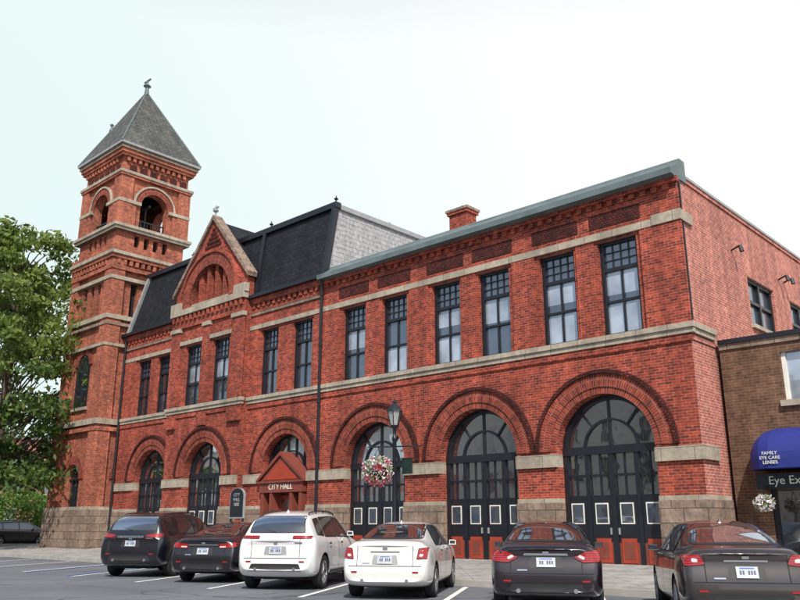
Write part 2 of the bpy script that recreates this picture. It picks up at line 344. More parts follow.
for a,b in ((PA,-32.2),(-30.3,-29.8),(-28.1,PB)):
    walls.box(a,b,6.5,10.0,-.02,.12,'brick'); stone.box(a-.04,b+.04,10.0,10.18,-.02,.18,'stone'); walls.box(a-.02,b+.02,5.55,6.015,-.02,.16,'brick')
stone.box(PA+.2,PB-.2,9.36,9.54,-.02,.09,'stone'); walls.box(PA,PB,10.18,10.75,-.02,.10,'brick')
for i in range(16): x=PA+.08+i*.35; walls.box(x,x+.17,10.5,10.77,-.02,.2,'brick')
stone.box(PA-.06,PB+.06,10.78,11.05,-.05,.24,'stone')
# gable wall
gx0,gx1,gb,gp=PA,PB,11.05,15.1; AC=PC; ar=1.58; asp=11.3; n=24
def gz(x): return min(gp, gb+.75+(gp-gb-.75)*(1-abs(x-PC)/2.85))
xs=[gx0,gx1,PC]+[AC-ar*math.cos(math.pi*i/n) for i in range(n+1)]
xs=sorted(set(round(x,4) for x in xs))
def az(x):
    d=ar*ar-(x-AC)**2
    return asp+math.sqrt(d) if d>0 else None
for a,b in zip(xs[:-1],xs[1:]):
    m=(a+b)/2
    if AC-ar<m<AC+ar:
        za=az(a) or asp; zb_=az(b) or asp
        walls.face([(a,za,0),(b,zb_,0),(b,gz(b),0),(a,gz(a),0)],'brick'); walls.face([(a,za,0),(b,zb_,0),(b,zb_,-.4),(a,za,-.4)],'brick')
    else: walls.face([(a,gb,0),(b,gb,0),(b,gz(b),0),(a,gz(a),0)],'brick')
for x in (AC-ar,AC+ar): walls.face([(x,gb,0),(x,asp,0),(x,asp,-.4),(x,gb,-.4)],'brick')
rings.f=fP; rings.ring(AC,asp,ar-.003,ar+.55,-.02,.12,'brickV'); rings.ring(AC,asp,ar+.55,ar+.68,-.02,.2,'brick')
for sx in (-1,1):
    a,b=sorted((AC+sx*(ar),AC+sx*(ar+.55))); walls.box(a,b,gb,asp,-.02,.12,'brick')
    a,b=sorted((AC+sx*(ar+.5),AC+sx*(2.85+.06))); stone.box(a,b,gb+.0,asp+.12,-.02,.22,'stone')
win.f=fP; pts=[(AC-ar,gb)]+[(AC-ar*math.cos(math.pi*i/n),asp+ar*math.sin(math.pi*i/n)) for i in range(n+1)]+[(AC+ar,gb)]
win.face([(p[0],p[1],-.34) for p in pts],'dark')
for x in (-.95,-.32,.32,.95):
    h=math.sqrt(ar*ar-x*x); walls.box(AC+x-.12,AC+x+.12,gb,asp+h+.05,-.3,-.06,'brick')
walls.box(AC-ar,AC+ar,gb,gb+.22,-.3,-.04,'stone')
for a in (-.635,0,.635): win.box(AC+a-.03,AC+a+.03,gb+.2,asp+1.42,-.33,-.28,'black')
win.box(AC-ar+.1,AC+ar-.1,12.0,12.07,-.33,-.28,'black')
for i in range(6):
    z=13.75+i*.2; hw=(gp-z)*.66-.26
    if hw>.05: walls.box(PC-hw,PC+hw,z,z+.1,-.02,.05,'brickD')
for sx in (-1,1):
    e=(PC+sx*2.95,gz(PC+2.85)-.05)
    stone.poly([(PC,gp),(e[0],e[1]),(e[0]+sx*.05,e[1]+.2),(PC,gp+.22)],-.35,.14,'stoneD')
trim.f=FI(); rz=gp-.03; re=gb+.72
trim.face([(PC,rz,-.3),(PC,rz,5),(PA,re,5),(PA,re,-.3)],'slate'); trim.face([(PC,rz,-.3),(PC,rz,5),(PB,re,5),(PB,re,-.3)],'slate')
for x in (PA,PB): trim.face([(x,10.7,.0),(x,10.7,2),(x,re,2),(x,re,0)],'slate')
gt=gp+.15
trim.tube((PC,-.35,gt),(PC,-.35,gt+.55),.05,.03,'lead'); trim.lathe((PC,-.35,gt+.3),[(0,-.14),(.13,-.03),(.13,.03),(0,.14)],'lead',8)
trim.f=fP; trim.box(PC-.22,PC+.22,gt+.4,gt+.47,-.03,.03,'lead')
# porch in arch 3
win.f=fS; cx=-24.8; r=1.42; w=-.42
pts=[(cx-r,.35)]+[(cx-r*math.cos(math.pi*i/24),SP+r*math.sin(math.pi*i/24)) for i in range(25)]+[(cx+r,.35)]
win.face([(p[0],p[1],w) for p in pts],'glassD')
win.ring(cx,SP,r-.13,r+.01,w-.02,w+.1,'black'); win.ring(cx,SP,.75,.8,w-.02,w+.06,'black')
for x in (-.75,-.25,.25,.75): win.box(cx+x-.03,cx+x+.03,2.9,SP+math.sqrt(r*r-x*x)-.05,w-.02,w+.05,'black')
win.box(cx-r,cx+r,SP-.08,SP+.06,w-.02,w+.1,'redd')
po=MB(); po.f=fS
po.poly([(cx-1.3,3.0),(cx+1.3,3.0),(cx,3.95)],-.40,.14,'redd'); po.poly([(cx-1.0,3.08),(cx+1.0,3.08),(cx,3.78)],-.1,.16,'red')
for sx in (-1,1): po.poly([(cx,4.0),(cx+sx*1.42,2.98),(cx+sx*1.42,3.10),(cx,4.14)],-.40,.22,'redd')
po.box(cx-1.3,cx+1.3,2.6,3.0,-.4,.13,'redd'); po.box(cx-1.38,cx+1.38,2.96,3.04,-.4,.2,'redd')
for x in (-1.15,-.6,.6,1.15): po.box(cx+x-.09,cx+x+.09,.35,2.6,-.4,.1,'redd')
po.box(cx-.52,cx+.52,.35,2.5,-.38,-.30,'red'); po.box(cx-.40,cx+.40,1.3,2.35,-.30,-.285,'glassD')
for x in (-.87,.87): po.box(cx+x-.17,cx+x+.17,1.2,2.4,-.38,-.30,'glassM')
po.build('entrance_porch',hall)
text('city_hall_lettering','CITY HALL',.30,(cx,-.14,2.8),(R(90),0,0),'white',hall)
# mansard
ro=MB(); ro.f=FI(); MT=13.95; MS=.55
ro.face([(XL,10.8,.02),(XM,10.8,.02),(XM,MT,MS),(XL+.8,MT,MS)],'slate')
ro.face([(XL,10.8,.02),(XL,10.8,14),(XL+.8,MT,14),(XL+.8,MT,MS)],'slate')
ro.face([(XL+.8,MT,MS),(XM,MT,MS),(XM,MT,14),(XL+.8,MT,14)],'lead')
ro.face([(XM,10.5,0.05),(XM,10.5,14),(XM,MT,14),(XM,MT,MS)],'siding')
ro.face([(XL,G,14),(XM,G,14),(XM,MT,14),(XL,MT,14)],'brick')
ro.box(XL+.75,XM+.1,MT-.07,MT+.17,MS-.15,MS+.15,'black'); ro.box(XM-.04,XM+.1,MT-.1,MT+.1,MS+.15,14,'lead')
def rib(xb,xt,k):
    for o_ in (0,.2):
        ro.face([(xb+o_,10.8,-.12),(xb+o_,10.8,.1),(xt+o_,MT,MS+.1),(xt+o_,MT,MS-.14)],k)
    ro.face([(xb,10.8,-.12),(xb+.2,10.8,-.12),(xt+.2,MT,MS-.14),(xt,MT,MS-.14)],k)
rib(XL+.05,XL+.85,'lead'); rib(XM-.14,XM-.14,'black'); rib(PA-.35,PA-.1,'black'); rib(PB+.15,PB-.1,'black')
for x in (PB+.3,PA-.3,XM-.05): ro.tube((x,MS,MT+.15),(x,MS,MT+.5),.04,.02,'black',6); ro.lathe((x,MS,MT+.35),[(0,-.1),(.1,0),(0,.1)],'black',6)
ro.box(-26.6,-25.2,MT,MT+.5,5,6.2,'lead'); ro.tube((-24,5,MT),(-24,5,MT+.9),.07,.07,'lead')
ro.build('mansard_roof',hall)
# chimney
ch=MB(); ch.box(-18.45,-17.6,10.7,12.95,2.6,3.2,'brick'); ch.box(-18.52,-17.53,12.95,13.07,2.53,3.27,'brick'); ch.box(-18.56,-17.49,13.07,13.17,2.49,3.31,'stoneD')
ch.tube((-18.0,2.9,13.17),(-18.0,2.9,13.35),.12,.1,'brown',8)
ch.tube((-16.9,4,10.7),(-16.9,4,12.4),.06,.06,'lead')
ch.build('chimney',hall)
# downspouts
ds=MB()
for x,y in ((XM+.02,-.16),(XL+.25,-.14)):
    ds.tube((x,y,.3),(x,y,10.5),.06,.06,'black'); ds.tube((x,y,10.5),(x,y+.02,10.75),.07,.14,'black')
    for z in (1.5,3.6,5.8,8,10): ds.tube((x,y,z),(x,y,z+.08),.08,.08,'black')
ds.build('downspouts',hall)
walls.build('brick_walls',hall); stone.build('stone_trim',hall); win.build('windows_and_doors',hall); trim.build('cornice_and_roof',hall); rings.build('brick_arches',hall)

# ------------------------------------------------------------ tower
TX0,TX1,TY0,TY1=-42.3,-38.1,-1.1,2.9
tw=MB()
sides=[(FS(TY0),TX0,TX1,'S'),(FE(TX1),TY0,TY1,'E'),(FN(TY1),TX0,TX1,'N'),(FW(TX0),TY0,TY1,'W')]
for f,a,b,nm in sides:
    tw.f=f; c=(a+b)/2; SN=nm in 'SN'
    def band(p,q,z0,z1,e,k):   # S/N faces carry the corners, E/W butt between them
        if SN: tw.box(p if p>a else a-e,q if q<b else b+e,z0,z1,-.02,e,k)
        else: tw.box(max(p,a+.021),min(q,b-.021),z0,z1,-.02,e,k)
    ops=[(c+i*.74-.19,c+i*.74+.19,11.9,13.7) for i in (-1,0,1)]+[(c+i*.56-.15,c+i*.56+.15,15.75,16.4) for i in (-1.5,-.5,.5,1.5)]
    tw.rect_wall(a,b,5.9,16.75,ops,.3,'brickT')
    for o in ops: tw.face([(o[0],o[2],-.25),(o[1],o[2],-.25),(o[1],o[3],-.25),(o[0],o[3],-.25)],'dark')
    tw.arch_wall(a,b,16.75,21.3,c,.82,18.2,16.75,.45,'brickT')
    tw.ring(c,18.2,.817,1.17,-.02,.07,'brickV'); tw.ring(c,18.2,1.17,1.27,-.02,.12,'stone')
    if nm in 'SE':
        tw.arch_wall(a,b,G,5.9,c,.75,3.6,2.2,.35,'brickT'); tw.ring(c,3.6,.747,1.15,-.02,.06,'brickV')
        tw.face([(c-.8,2.2,-.3),(c+.8,2.2,-.3),(c+.8,4.4,-.3),(c-.8,4.4,-.3)],'glassD')
        for x in (-.4,0,.4): tw.box(c+x-.03,c+x+.03,2.2,4.4,-.3,-.22,'black')
        tw.box(c-.75,c+.75,3.55,3.65,-.3,-.2,'black')
    else: tw.rect_wall(a,b,G,5.9,[],.1,'brickT')
    tw.box(c-.6,c+.6,7.2,9.4,-.02,.02,'glassD'); tw.ring(c,9.4,.02,.6,-.01,.022,'glassD'); tw.ring(c,9.4,.6,.92,-.02,.07,'brickV')
    for x in (-.63,0,.63): tw.box(c+x-.05,c+x+.05,7.2,9.6,-.0,.05,'black')
    tw.box(c-.8,c+.8,7.05,7.2,-.02,.12,'stone'); 
    for z0,z1,e in ((2.2,15.1,.157),(16.9,19.7,.14)):
        band(a,a+.6,z0,z1,e,'brickT'); band(b-.6,b,z0,z1,e,'brickT')
    for z0,z1,e,k in ((G,2.1,.26,'stoneD'),(2.1,2.25,.22,'stone'),(5.9,6.1,.2,'brickT'),(6.22,6.5,.24,'stone'),(10.2,10.35,.2,'stone'),(11.3,11.45,.2,'stoneD'),(11.62,11.85,.22,'stone'),
        (13.75,13.95,.2,'stone'),(14.3,14.5,.2,'brickT'),(14.905,15.1,.24,'brickT'),(15.1,15.28,.32,'stone'),(15.28,15.5,.25,'brickT'),(16.5,16.66,.24,'stone'),(16.66,16.82,.32,'stone'),
        (19.62,19.75,.2,'brickT'),(19.75,19.9,.25,'stone'),(20.75,20.9,.22,'brickT'),(20.9,21.1,.30,'brickT'),(21.1,21.3,.38,'stoneD')):
        band(a,b,z0,z1,e,k)
    band(a,c-.85,18.1,18.28,.172,'stone'); band(c+.85,b,18.1,18.28,.172,'stone')
    nn=int((b-a-.1)/.345)
    for i in range(nn):
        x=a+.1+i*.345; tw.box(x,x+.17,20.5,20.748,-.02,.16,'brickT'); tw.box(x,x+.17,14.62,14.9,-.02,.2,'brickT')
    for i in range(6):
        x=a+.35+i*.62; tw.box(x,x+.4,20.0,20.35,-.02,.05,'brickD')
    for p,q in ((c-1.42,c-1.1),(c+1.1,c+1.42)): tw.box(p,q,16.9,18.1,-.02,.1,'brickT')
    tw.box(c-.82,c+.82,17.35,17.42,-.25,-.2,'black')
    for i in range(9): x=c-.8+i*.2; tw.box(x-.015,x+.015,16.85,17.35,-.24,-.21,'black')
tw.f=FI()
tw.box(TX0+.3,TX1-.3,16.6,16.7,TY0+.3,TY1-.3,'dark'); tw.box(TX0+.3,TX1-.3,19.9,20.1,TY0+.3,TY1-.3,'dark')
ax,ay=(TX0+TX1)/2,(TY0+TY1)/2
tw.lathe((ax,ay,17.3),[(.62,0),(.55,.15),(.42,.5),(.34,.85),(.2,1.0),(0,1.05)],'bell',20)
tw.tube((ax-1.6,ay,18.5),(ax+1.6,ay,18.5),.08,.08,'black'); 
for x in (-1.2,1.2): tw.tube((ax+x,ay,16.7),(ax+x,ay,18.5),.07,.07,'black')
e=.47; z0=21.3; ap=(ax,26.3,ay)
C4=[(TX0-e,z0,TY0-e),(TX1+e,z0,TY0-e),(TX1+e,z0,TY1+e),(TX0-e,z0,TY1+e)]
C5=[(c[0],c[1]+.12,c[2]) for c in C4]
for i in range(4):
    j=(i+1)%4; tw.face([C4[i],C4[j],C5[j],C5[i]],'lead'); tw.face([C5[i],C5[j],ap],'slateT')
    tw.tube((C5[i][0],C5[i][2],C5[i][1]),(ax,ay,26.32),.045,.04,'copper',6)
tw.face(C4,'lead')
tw.tube((ax,ay,26.1),(ax,ay,27.1),.16,.05,'copper',8); tw.lathe((ax,ay,26.7),[(0,-.22),(.24,0),(0,.22)],'copper',8); tw.box(ax-.35,ax+.35,27.02,27.1,ay-.04,ay+.04,'copper')
tw.lathe((ax-1.3,ay-1.3,23.6),[(.0,-.3),(.14,.1),(.05,.35),(.12,.5),(0,.6)],'copper',8)
tw.build('bell_tower',hall)

# ------------------------------------------------------------ ground
gr=MB(); gr.face([(-400,-.02,-400),(400,-.02,-400),(400,-.02,400),(-400,-.02,400)],'kerb')
def asphalt():
    m,nt,b=newmat('asphalt'); N=nt.nodes; L=nt.links; tc=N.new('ShaderNodeTexCoord')
    n=N.new('ShaderNodeTexNoise'); n.inputs['Scale'].default_value=.35; n.inputs['Detail'].default_value=8; L.new(tc.outputs['Object'],n.inputs[0])
    n2=N.new('ShaderNodeTexNoise'); n2.inputs['Scale'].default_value=60; n2.inputs['Detail'].default_value=3; L.new(tc.outputs['Object'],n2.inputs[0])
    v=N.new('ShaderNodeTexVoronoi'); v.feature='DISTANCE_TO_EDGE'; v.inputs['Scale'].default_value=.35
    nw=N.new('ShaderNodeTexNoise'); nw.inputs['Scale'].default_value=1.5; L.new(tc.outputs['Object'],nw.inputs[0])
    mxv=N.new('ShaderNodeMixRGB'); mxv.inputs[0].default_value=.2; L.new(tc.outputs['Object'],mxv.inputs[1]); L.new(nw.outputs['Color'],mxv.inputs[2]); L.new(mxv.outputs[0],v.inputs[0])
    cr=N.new('ShaderNodeMapRange'); cr.inputs[1].default_value=0; cr.inputs[2].default_value=.012; cr.inputs[3].default_value=.45; cr.inputs[4].default_value=1; L.new(v.outputs['Distance'],cr.inputs[0])
    mr=N.new('ShaderNodeMapRange'); mr.inputs[1].default_value=.3; mr.inputs[2].default_value=.7; mr.inputs[3].default_value=.11; mr.inputs[4].default_value=.165; L.new(n.outputs['Fac'],mr.inputs[0])
    m2=N.new('ShaderNodeMapRange'); m2.inputs[1].default_value=.3; m2.inputs[2].default_value=.7; m2.inputs[3].default_value=.75; m2.inputs[4].default_value=1.25; L.new(n2.outputs['Fac'],m2.inputs[0])
    a=N.new('ShaderNodeMath'); a.operation='MULTIPLY'; L.new(mr.outputs[0],a.inputs[0]); L.new(m2.outputs[0],a.inputs[1])
    a2=N.new('ShaderNodeMath'); a2.operation='MULTIPLY'; L.new(a.outputs[0],a2.inputs[0]); L.new(cr.outputs[0],a2.inputs[1])
    s=N.new('ShaderNodeVectorMath'); s.operation='SCALE'; s.inputs[0].default_value=(.93,1,1.14); L.new(a2.outputs[0],s.inputs['Scale']); L.new(s.outputs[0],b.inputs['Base Color'])
    b.inputs['Roughness'].default_value=.85
    bp=N.new('ShaderNodeBump'); bp.inputs['Strength'].default_value=.3; bp.inputs['Distance'].default_value=.01; L.new(n2.outputs['Fac'],bp.inputs['Height']); L.new(bp.outputs[0],b.inputs['Normal'])
    return m
M['asph']=asphalt()
M['paint']=plain('road_paint',(.75,.75,.72),.7,var=.25,scale=14); M['bluep']=plain('blue_road_paint',(.06,.16,.5),.7,var=.2,scale=12)
gr.build('ground')
rd=MB(); rd.face([(-300,0,-28),(60,0,-28),(60,0,-4.2),(-300,0,-4.2)],'asph'); rd.face([(-58,.004,-4.2),(-47,.004,-4.2),(-47,.004,120),(-58,.004,120)],'asph'); rd.build('street')
sw=MB()
sw.face([(-46.6,.13,-4.1),(60,.13,-4.1),(60,.40,0.5),(-46.6,.40,.5)],'conc'); sw.face([(-46.6,.40,.5),(60,.40,.5),(60,.4,30),(-46.6,.4,30)],'conc')
sw.box(-46.8,60,-.01,.14,-4.25,-4.1,'kerb'); sw.box(-46.8,-46.6,-.01,.4,-4.1,30,'kerb')
sw.box(-300,-58,-.01,.14,-4.25,40,'conc'); sw.box(-300,60,-.01,.14,-32,-28,'conc'); sw.build('sidewalk')
HD=32
mk=MB()
def stripe(x,y,L,w,k,z=.006,ang=HD):
    ddx,ddy=-math.sin(R(ang)),math.cos(R(ang)); nx,ny=ddy*w/2,-ddx*w/2
    mk.face([(x-nx,z,y-ny),(x+nx,z,y+ny),(x+nx+ddx*L,z,y+ny+ddy*L),(x-nx+ddx*L,z,y-ny+ddy*L)],k)
for x in (-2.8,-6.1,-9.6,-13.1,-16.3,-19.5,-23.0,-26.3,-29.6,-32.9,-36.2,-39.5): stripe(x,-8.9,5.2,.12,'paint')
stripe(-23.3,-8.9,5.2,.12,'bluep',.01); stripe(-26.0,-8.9,5.2,.12,'bluep',.01)
mk.face([(-60,.006,-16.2),(40,.006,-16.2),(40,.006,-16.05),(-60,.006,-16.05)],'paint')
mk.build('road_markings')

# ------------------------------------------------------------ neighbour building
nb=empty('eye_clinic_building'); b=MB(); f=FS(1.5); b.f=f
b.rect_wall(XR+.12,8,G,6.1,[(-6.65,-4.6,4.45,5.7),(-3.2,-1.1,4.45,5.7),(-7.3,-3.4,.7,2.25),(-2.6,2,.5,2.6)],.2,'brown')
b.box(XR+.12,8,6.1,6.22,-.5,.10,'black'); b.box(XR+.12,8,5.95,6.1,-.02,.05,'stoneD')
for a_,c_ in ((-6.65,-4.6),(-3.2,-1.1)):
    b.face([(a_,4.45,-.15),(c_,4.45,-.15),(c_,5.7,-.15),(a_,5.7,-.15)],'glassL')
    for u in (a_+.05,(a_+c_)/2,c_-.05): b.box(u-.05,u+.05,4.45,5.7,-.18,-.08,'white')
    b.box(a_-.1,c_+.1,4.3,4.45,-.1,.1,'stone')
b.face([(-7.3,.7,-.15),(-3.4,.7,-.15),(-3.4,2.25,-.15),(-7.3,2.25,-.15)],'glassD'); b.face([(-2.6,.5,-.15),(2,.5,-.15),(2,2.6,-.15),(-2.6,2.6,-.15)],'glassD')
for u in (-7.25,-6,-4.7,-3.45): b.box(u-.05,u+.05,.7,2.25,-.18,-.06,'black')
b.box(-7.4,-3.3,2.25,2.62,-.02,.62,'black')
b.f=FI(); b.box(XR+.12,8,G,6.0,1.75,16,'brown')
b.tube((-7.15,1.5,2.3),(-7.15,.5,2.3),.02,.02,'black')
b.build('walls',nb)
text('sign_lettering','Eye Exams',.28,(-7.1,.87,2.44),(R(90),0,0),'white',nb,'LEFT')
aw=MB(); aw.f=f
prof=[(0,3.75)]+[(1.05*math.sin(math.pi/2*i/8),2.95+.8*math.cos(math.pi/2*i/8)) for i in range(1,9)]+[(1.05,2.72),(0,2.72)]
x0,x1=-7.6,-3.4; secs=[]
for t in [0,.05,.12,.22,.35]: 
    s_=math.sqrt(max(0,1-(1-t/.35)**2)); secs.append((x0+t*2.0,s_))
secs+= [(x1-(q[0]-x0),q[1]) for q in reversed(secs)]
pr=lambda u,s_:[(u,2.95+(z-2.95)*s_ if z>2.95 else z,w*max(s_,.02)) for w,z in prof]
for (ua,sa),(ub,sb) in zip(secs[:-1],secs[1:]):
    A=pr(ua,sa);B=pr(ub,sb)
    for i in range(len(A)-1): aw.face([A[i],A[i+1],B[i+1],B[i]],'awn')
aw.build('awning',nb,True)
text('awning_lettering','FAMILY\nEYE CARE\nLENSES',.11,(-6.85,.42,2.96),(R(90),0,R(0)),'white',nb)

# ------------------------------------------------------------ opposite side (reflected in the glass)
def simple_house(name,x0,x1,y0,y1,h,mat,face,rows,cols,rh=3.2):
    e=empty(name); b=MB()
    b.box(x0,x1,0,h,y0,y1,mat); b.box(x0-.2,x1+.2,h,h+.3,y0-.2,y1+.2,'lead')
    if face=='N': b.f=FN(y1); a,c=x0,x1
    elif face=='S': b.f=FS(y0); a,c=x0,x1
    else: b.f=FE(x1); a,c=y0,y1
    for r_ in range(rows):
        for k in range(cols):
            u=a+(k+.5)*(c-a)/cols; z=1.0+r_*rh
            b.box(u-.6,u+.6,z,z+1.8,-.02,.03,'glassD'); b.box(u-.7,u+.7,z-.12,z,0,.12,'white'); b.box(u-.7,u+.7,z+1.8,z+1.95,0,.08,'white')
            b.box(u-.03,u+.03,z,z+1.8,0,.05,'white'); b.box(u-.6,u+.6,z+.88,z+.93,0,.05,'white')
    b.build('walls',e); return e
simple_house('stucco_shop',-22,2,-46,-34,10.2,'tan','N',3,8)
simple_house('stucco_shop',-45,-23,-46,-34,11.5,'white','N',3,8)
simple_house('stucco_shop',3,18,-44,-34,7,'white','N',2,5)
simple_house('stucco_shop',-78,-46,-46,-34,10.5,'grystuc','N',3,9)
simple_house('stucco_shop',-100,-79,-44,-34,9.5,'tan','N',2,7)
# background far left
simple_house('brick_row_house',-110,-78,6,30,9.2,'brickE','E',2,7)
simple_house('brick_row_house',-112,-80,-4,4,7.5,'brickT','E',2,3)
simple_house('brick_row_house',-76,-60,45,60,8,'brickE','S',2,5)

# ------------------------------------------------------------ foliage
def leafmat(name,c,c2,tr=.35):
    m,nt,b=newmat(name); N=nt.nodes; L=nt.links
    g=N.new('ShaderNodeNewGeometry'); mx=N.new('ShaderNodeMixRGB'); mx.inputs[1].default_value=col(c); mx.inputs[2].default_value=col(c2)
    L.new(g.outputs['Random Per Island'],mx.inputs[0]); L.new(mx.outputs[0],b.inputs['Base Color']); b.inputs['Roughness'].default_value=.6
    t=N.new('ShaderNodeBsdfTranslucent'); L.new(mx.outputs[0],t.inputs[0]); ms=N.new('ShaderNodeMixShader'); ms.inputs[0].default_value=tr
    L.new(b.outputs[0],ms.inputs[1]); L.new(t.outputs[0],ms.inputs[2]); L.new(ms.outputs[0],N['Material Output'].inputs['Surface'])
    return m
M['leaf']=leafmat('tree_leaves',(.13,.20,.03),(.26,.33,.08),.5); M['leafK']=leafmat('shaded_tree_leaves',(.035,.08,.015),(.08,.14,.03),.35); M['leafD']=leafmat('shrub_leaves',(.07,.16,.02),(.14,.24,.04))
M['bark']=plain('bark',(.10,.075,.055),.95,var=.4,scale=8,bump=.8,bscale=14)
def leaf(mb,p,s,k):
    d=Vector((random.gauss(0,1),random.gauss(0,1),random.gauss(0,.7))).normalized(); a=d.orthogonal().normalized()
    a=(Matrix.Rotation(random.random()*6.28,3,d)@a); b_=d.cross(a); i=len(mb.V)
    for q in (-a*s,-b_*s*.45+a*.1*s,a*s,b_*s*.45+a*.1*s): mb.V.append(tuple(p+q))
    mb.F.append([i,i+1,i+2,i+3]); mb.m.append(mb.mi(k)); mb.uv.append(None)
def tree(name,loc,h,crown,nclump,leaves,ls,trunk=.3,z0=.24):
    e=empty(name,loc); t=MB(); lf=MB()
    t.tube((0,0,-.1),(.1,0,h*.22),trunk*1.25,trunk,'bark',10); t.tube((.1,0,h*.22),(.15,.1,h*.55),trunk,trunk*.6,'bark',10); t.tube((.15,.1,h*.55),(0,.1,h*.9),trunk*.6,.05,'bark',8)
    for i in range(nclump):
        zf=random.random()**1.05; z=h*(z0+(.99-z0)*zf)
        prof_=(.85+.5*zf if zf<.3 else 1.0-((zf-.3)/.7)**1.9*.72)
        rr=crown*prof_*(random.uniform(.2,1.0)**.6); th=random.random()*6.283
        c=Vector((rr*math.cos(th),rr*math.sin(th),z))
        sz=max(h*.2,z-rr*.9-random.uniform(0,1)); st=Vector((.12,.05,min(sz,h*.85)))
        mid=(st+c)/2+Vector((random.uniform(-.4,.4),random.uniform(-.4,.4),.35)); t.tube(st,mid,.06,.03,'bark',5,False); t.tube(mid,c,.03,.01,'bark',5,False)
        cr=random.uniform(.5,1.15)*crown*.24*(1.1-.35*zf)
        for j in range(int(leaves*random.uniform(.5,1.3)*(1.15-.4*zf))):
            v=Vector((random.gauss(0,1),random.gauss(0,1),random.gauss(0,.6))); v=v.normalized()*cr*random.random()**.45
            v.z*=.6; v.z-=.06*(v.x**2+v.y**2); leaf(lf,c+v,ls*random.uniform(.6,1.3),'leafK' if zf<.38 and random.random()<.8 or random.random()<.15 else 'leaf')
    t.build('trunk_and_limbs',e); lf.build('crown_leaves',e)
    return e
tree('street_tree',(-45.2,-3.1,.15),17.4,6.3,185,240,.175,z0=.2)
tree('street_tree',(-57.5,-1,.1),7,2.6,40,160,.15,.15)
def bush(name,loc,r,hz,n,ls):
    e=empty(name,loc); lf=MB(); t=MB(); t.tube((0,0,0),(0,0,hz),.08,.03,'bark')
    for i in range(14): 
        a=random.random()*6.28; t.tube((0,0,.3),(r*.7*math.cos(a),r*.7*math.sin(a),hz*random.uniform(.6,1.3)),.04,.01,'bark',5,False)
    for i in range(n):
        v=Vector((random.gauss(0,1),random.gauss(0,1),random.gauss(0,1))).normalized()*random.uniform(.72,1.03)
        v*=1+.12*math.sin(v.x*5+v.z*4)
        leaf(lf,Vector((v.x*r,v.y*r,hz+v.z*hz*.95)),ls,'leafD')
    t.build('stems',e); lf.build('leaves',e)
bush('round_shrub',(-59.5,4.5,.1),2.1,2.0,5000,.13); bush('round_shrub',(-62,9,.1),2.4,1.9,5000,.13)
bush('round_shrub',(-60,.5,.1),1.3,.6,1800,.1)

# ------------------------------------------------------------ street lamps, baskets, signs
M['fw']=leafmat('white_petals',(.75,.72,.72),(.6,.5,.55),.2); M['fr']=leafmat('red_petals',(.6,.02,.05),(.75,.08,.2),.2)
M['lampg']=glassmat('lantern_glass',(.35,.36,.34),gl=.25)
def lamp(loc,h):
    e=empty('street_lamp',loc); b=MB()
    b.lathe((0,0,0),[(.2,0),(.2,.12),(.15,.2),(.14,.5),(.17,.55),(.1,.7),(.07,.9),(.055,h-1.1),(.08,h-1.06),(.08,h-1.0),(.045,h-.95),(.05,h-.75),(.12,h-.7),(.12,h-.66)],'black',12)
    b.build('post',e,True); g=MB()
    g.lathe((0,0,h-.66),[(.11,0),(.2,.38)],'lampg',6); g.build('lantern_glass',e)
    c=MB(); c.lathe((0,0,h-.28),[(.24,0),(.22,.04),(.1,.2),(.05,.24),(.06,.28),(.02,.34),(.0,.42)],'black',6)
    for j in range(6):
        t=2*math.pi*j/6; c.tube((.115*math.cos(t),.115*math.sin(t),h-.66),(.205*math.cos(t),.205*math.sin(t),h-.28),.012,.012,'black',4)
    c.tube((-.7,-.35,h-1.25),(.7,.35,h-1.25),.018,.018,'black',6); c.build('cap_and_arms',e)
    return e
def basket(loc,r,dens=900,kinds=('fw','fr','leafD')):
    e=empty('hanging_flower_basket',loc); b=MB()
    b.lathe((0,0,-r*.55),[(0,-.02),(r*.3,0),(r*.55,r*.25),(r*.62,r*.5)],'dark',12)
    for t in (0,2.09,4.19): b.tube((r*.6*math.cos(t),r*.6*math.sin(t),0),(0,0,r*1.5),.006,.006,'black',4)
    b.build('pot_and_chains',e); f=MB()
    for i in range(dens):
        v=Vector((random.gauss(0,1),random.gauss(0,1),random.gauss(0,1))).normalized()*r*random.uniform(.7,1.12)
        v.z=v.z*.8; 
        if v.z<0: v.z*=1.15
        n_=math.sin(v.x*14+1)+math.sin(v.z*15+v.y*9)
        k=kinds[1] if (n_<-1.0 or v.z<-.35*r and random.random()<.4) else kinds[0]
        if random.random()<.3: k=kinds[2]
        leaf(f,v,random.uniform(.035,.06),k)
    f.build('flowers',e)
LX=-15.5
lamp((LX,-3.6,.15),4.6); basket((LX-.42,-3.81,2.85),.44,1300)
sg=MB(); sg.box(LX+.15,LX+.5,2.75,3.15,-3.45,-3.41,'green'); sg.box(LX+.12,LX+.53,3.15,3.18,-3.46,-3.40,'black'); sg.build('lamp_post_banner_sign')
basket((-7.15,.55,1.92),.22,420,('fw','fw','leafD'))
# heritage sign board
e=empty('heritage_sign',(-24.9,-2.0,.28)); b=MB()
pts=[(-.42,1.35),(.42,1.35),(.42,2.15)]+[(.42*math.cos(t),2.15+.28*math.sin(t)) for t in [math.pi*i/10 for i in range(1,10)]]+[(-.42,2.15)]
b.poly(pts,-.04,.04,'lead'); b.poly([(p[0]*.92,1.4+(p[1]-1.35)*.94) for p in pts],-.05,.05,'black')
b.tube((-.36,0,0),(-.36,0,1.4),.04,.04,'black'); b.tube((.36,0,0),(.36,0,1.4),.04,.04,'black'); b.build('board_and_posts',e)
text('lettering','CITY\nHALL\n1888',.17,(0,-.058,2.0),(R(90),0,0),'lead',e)
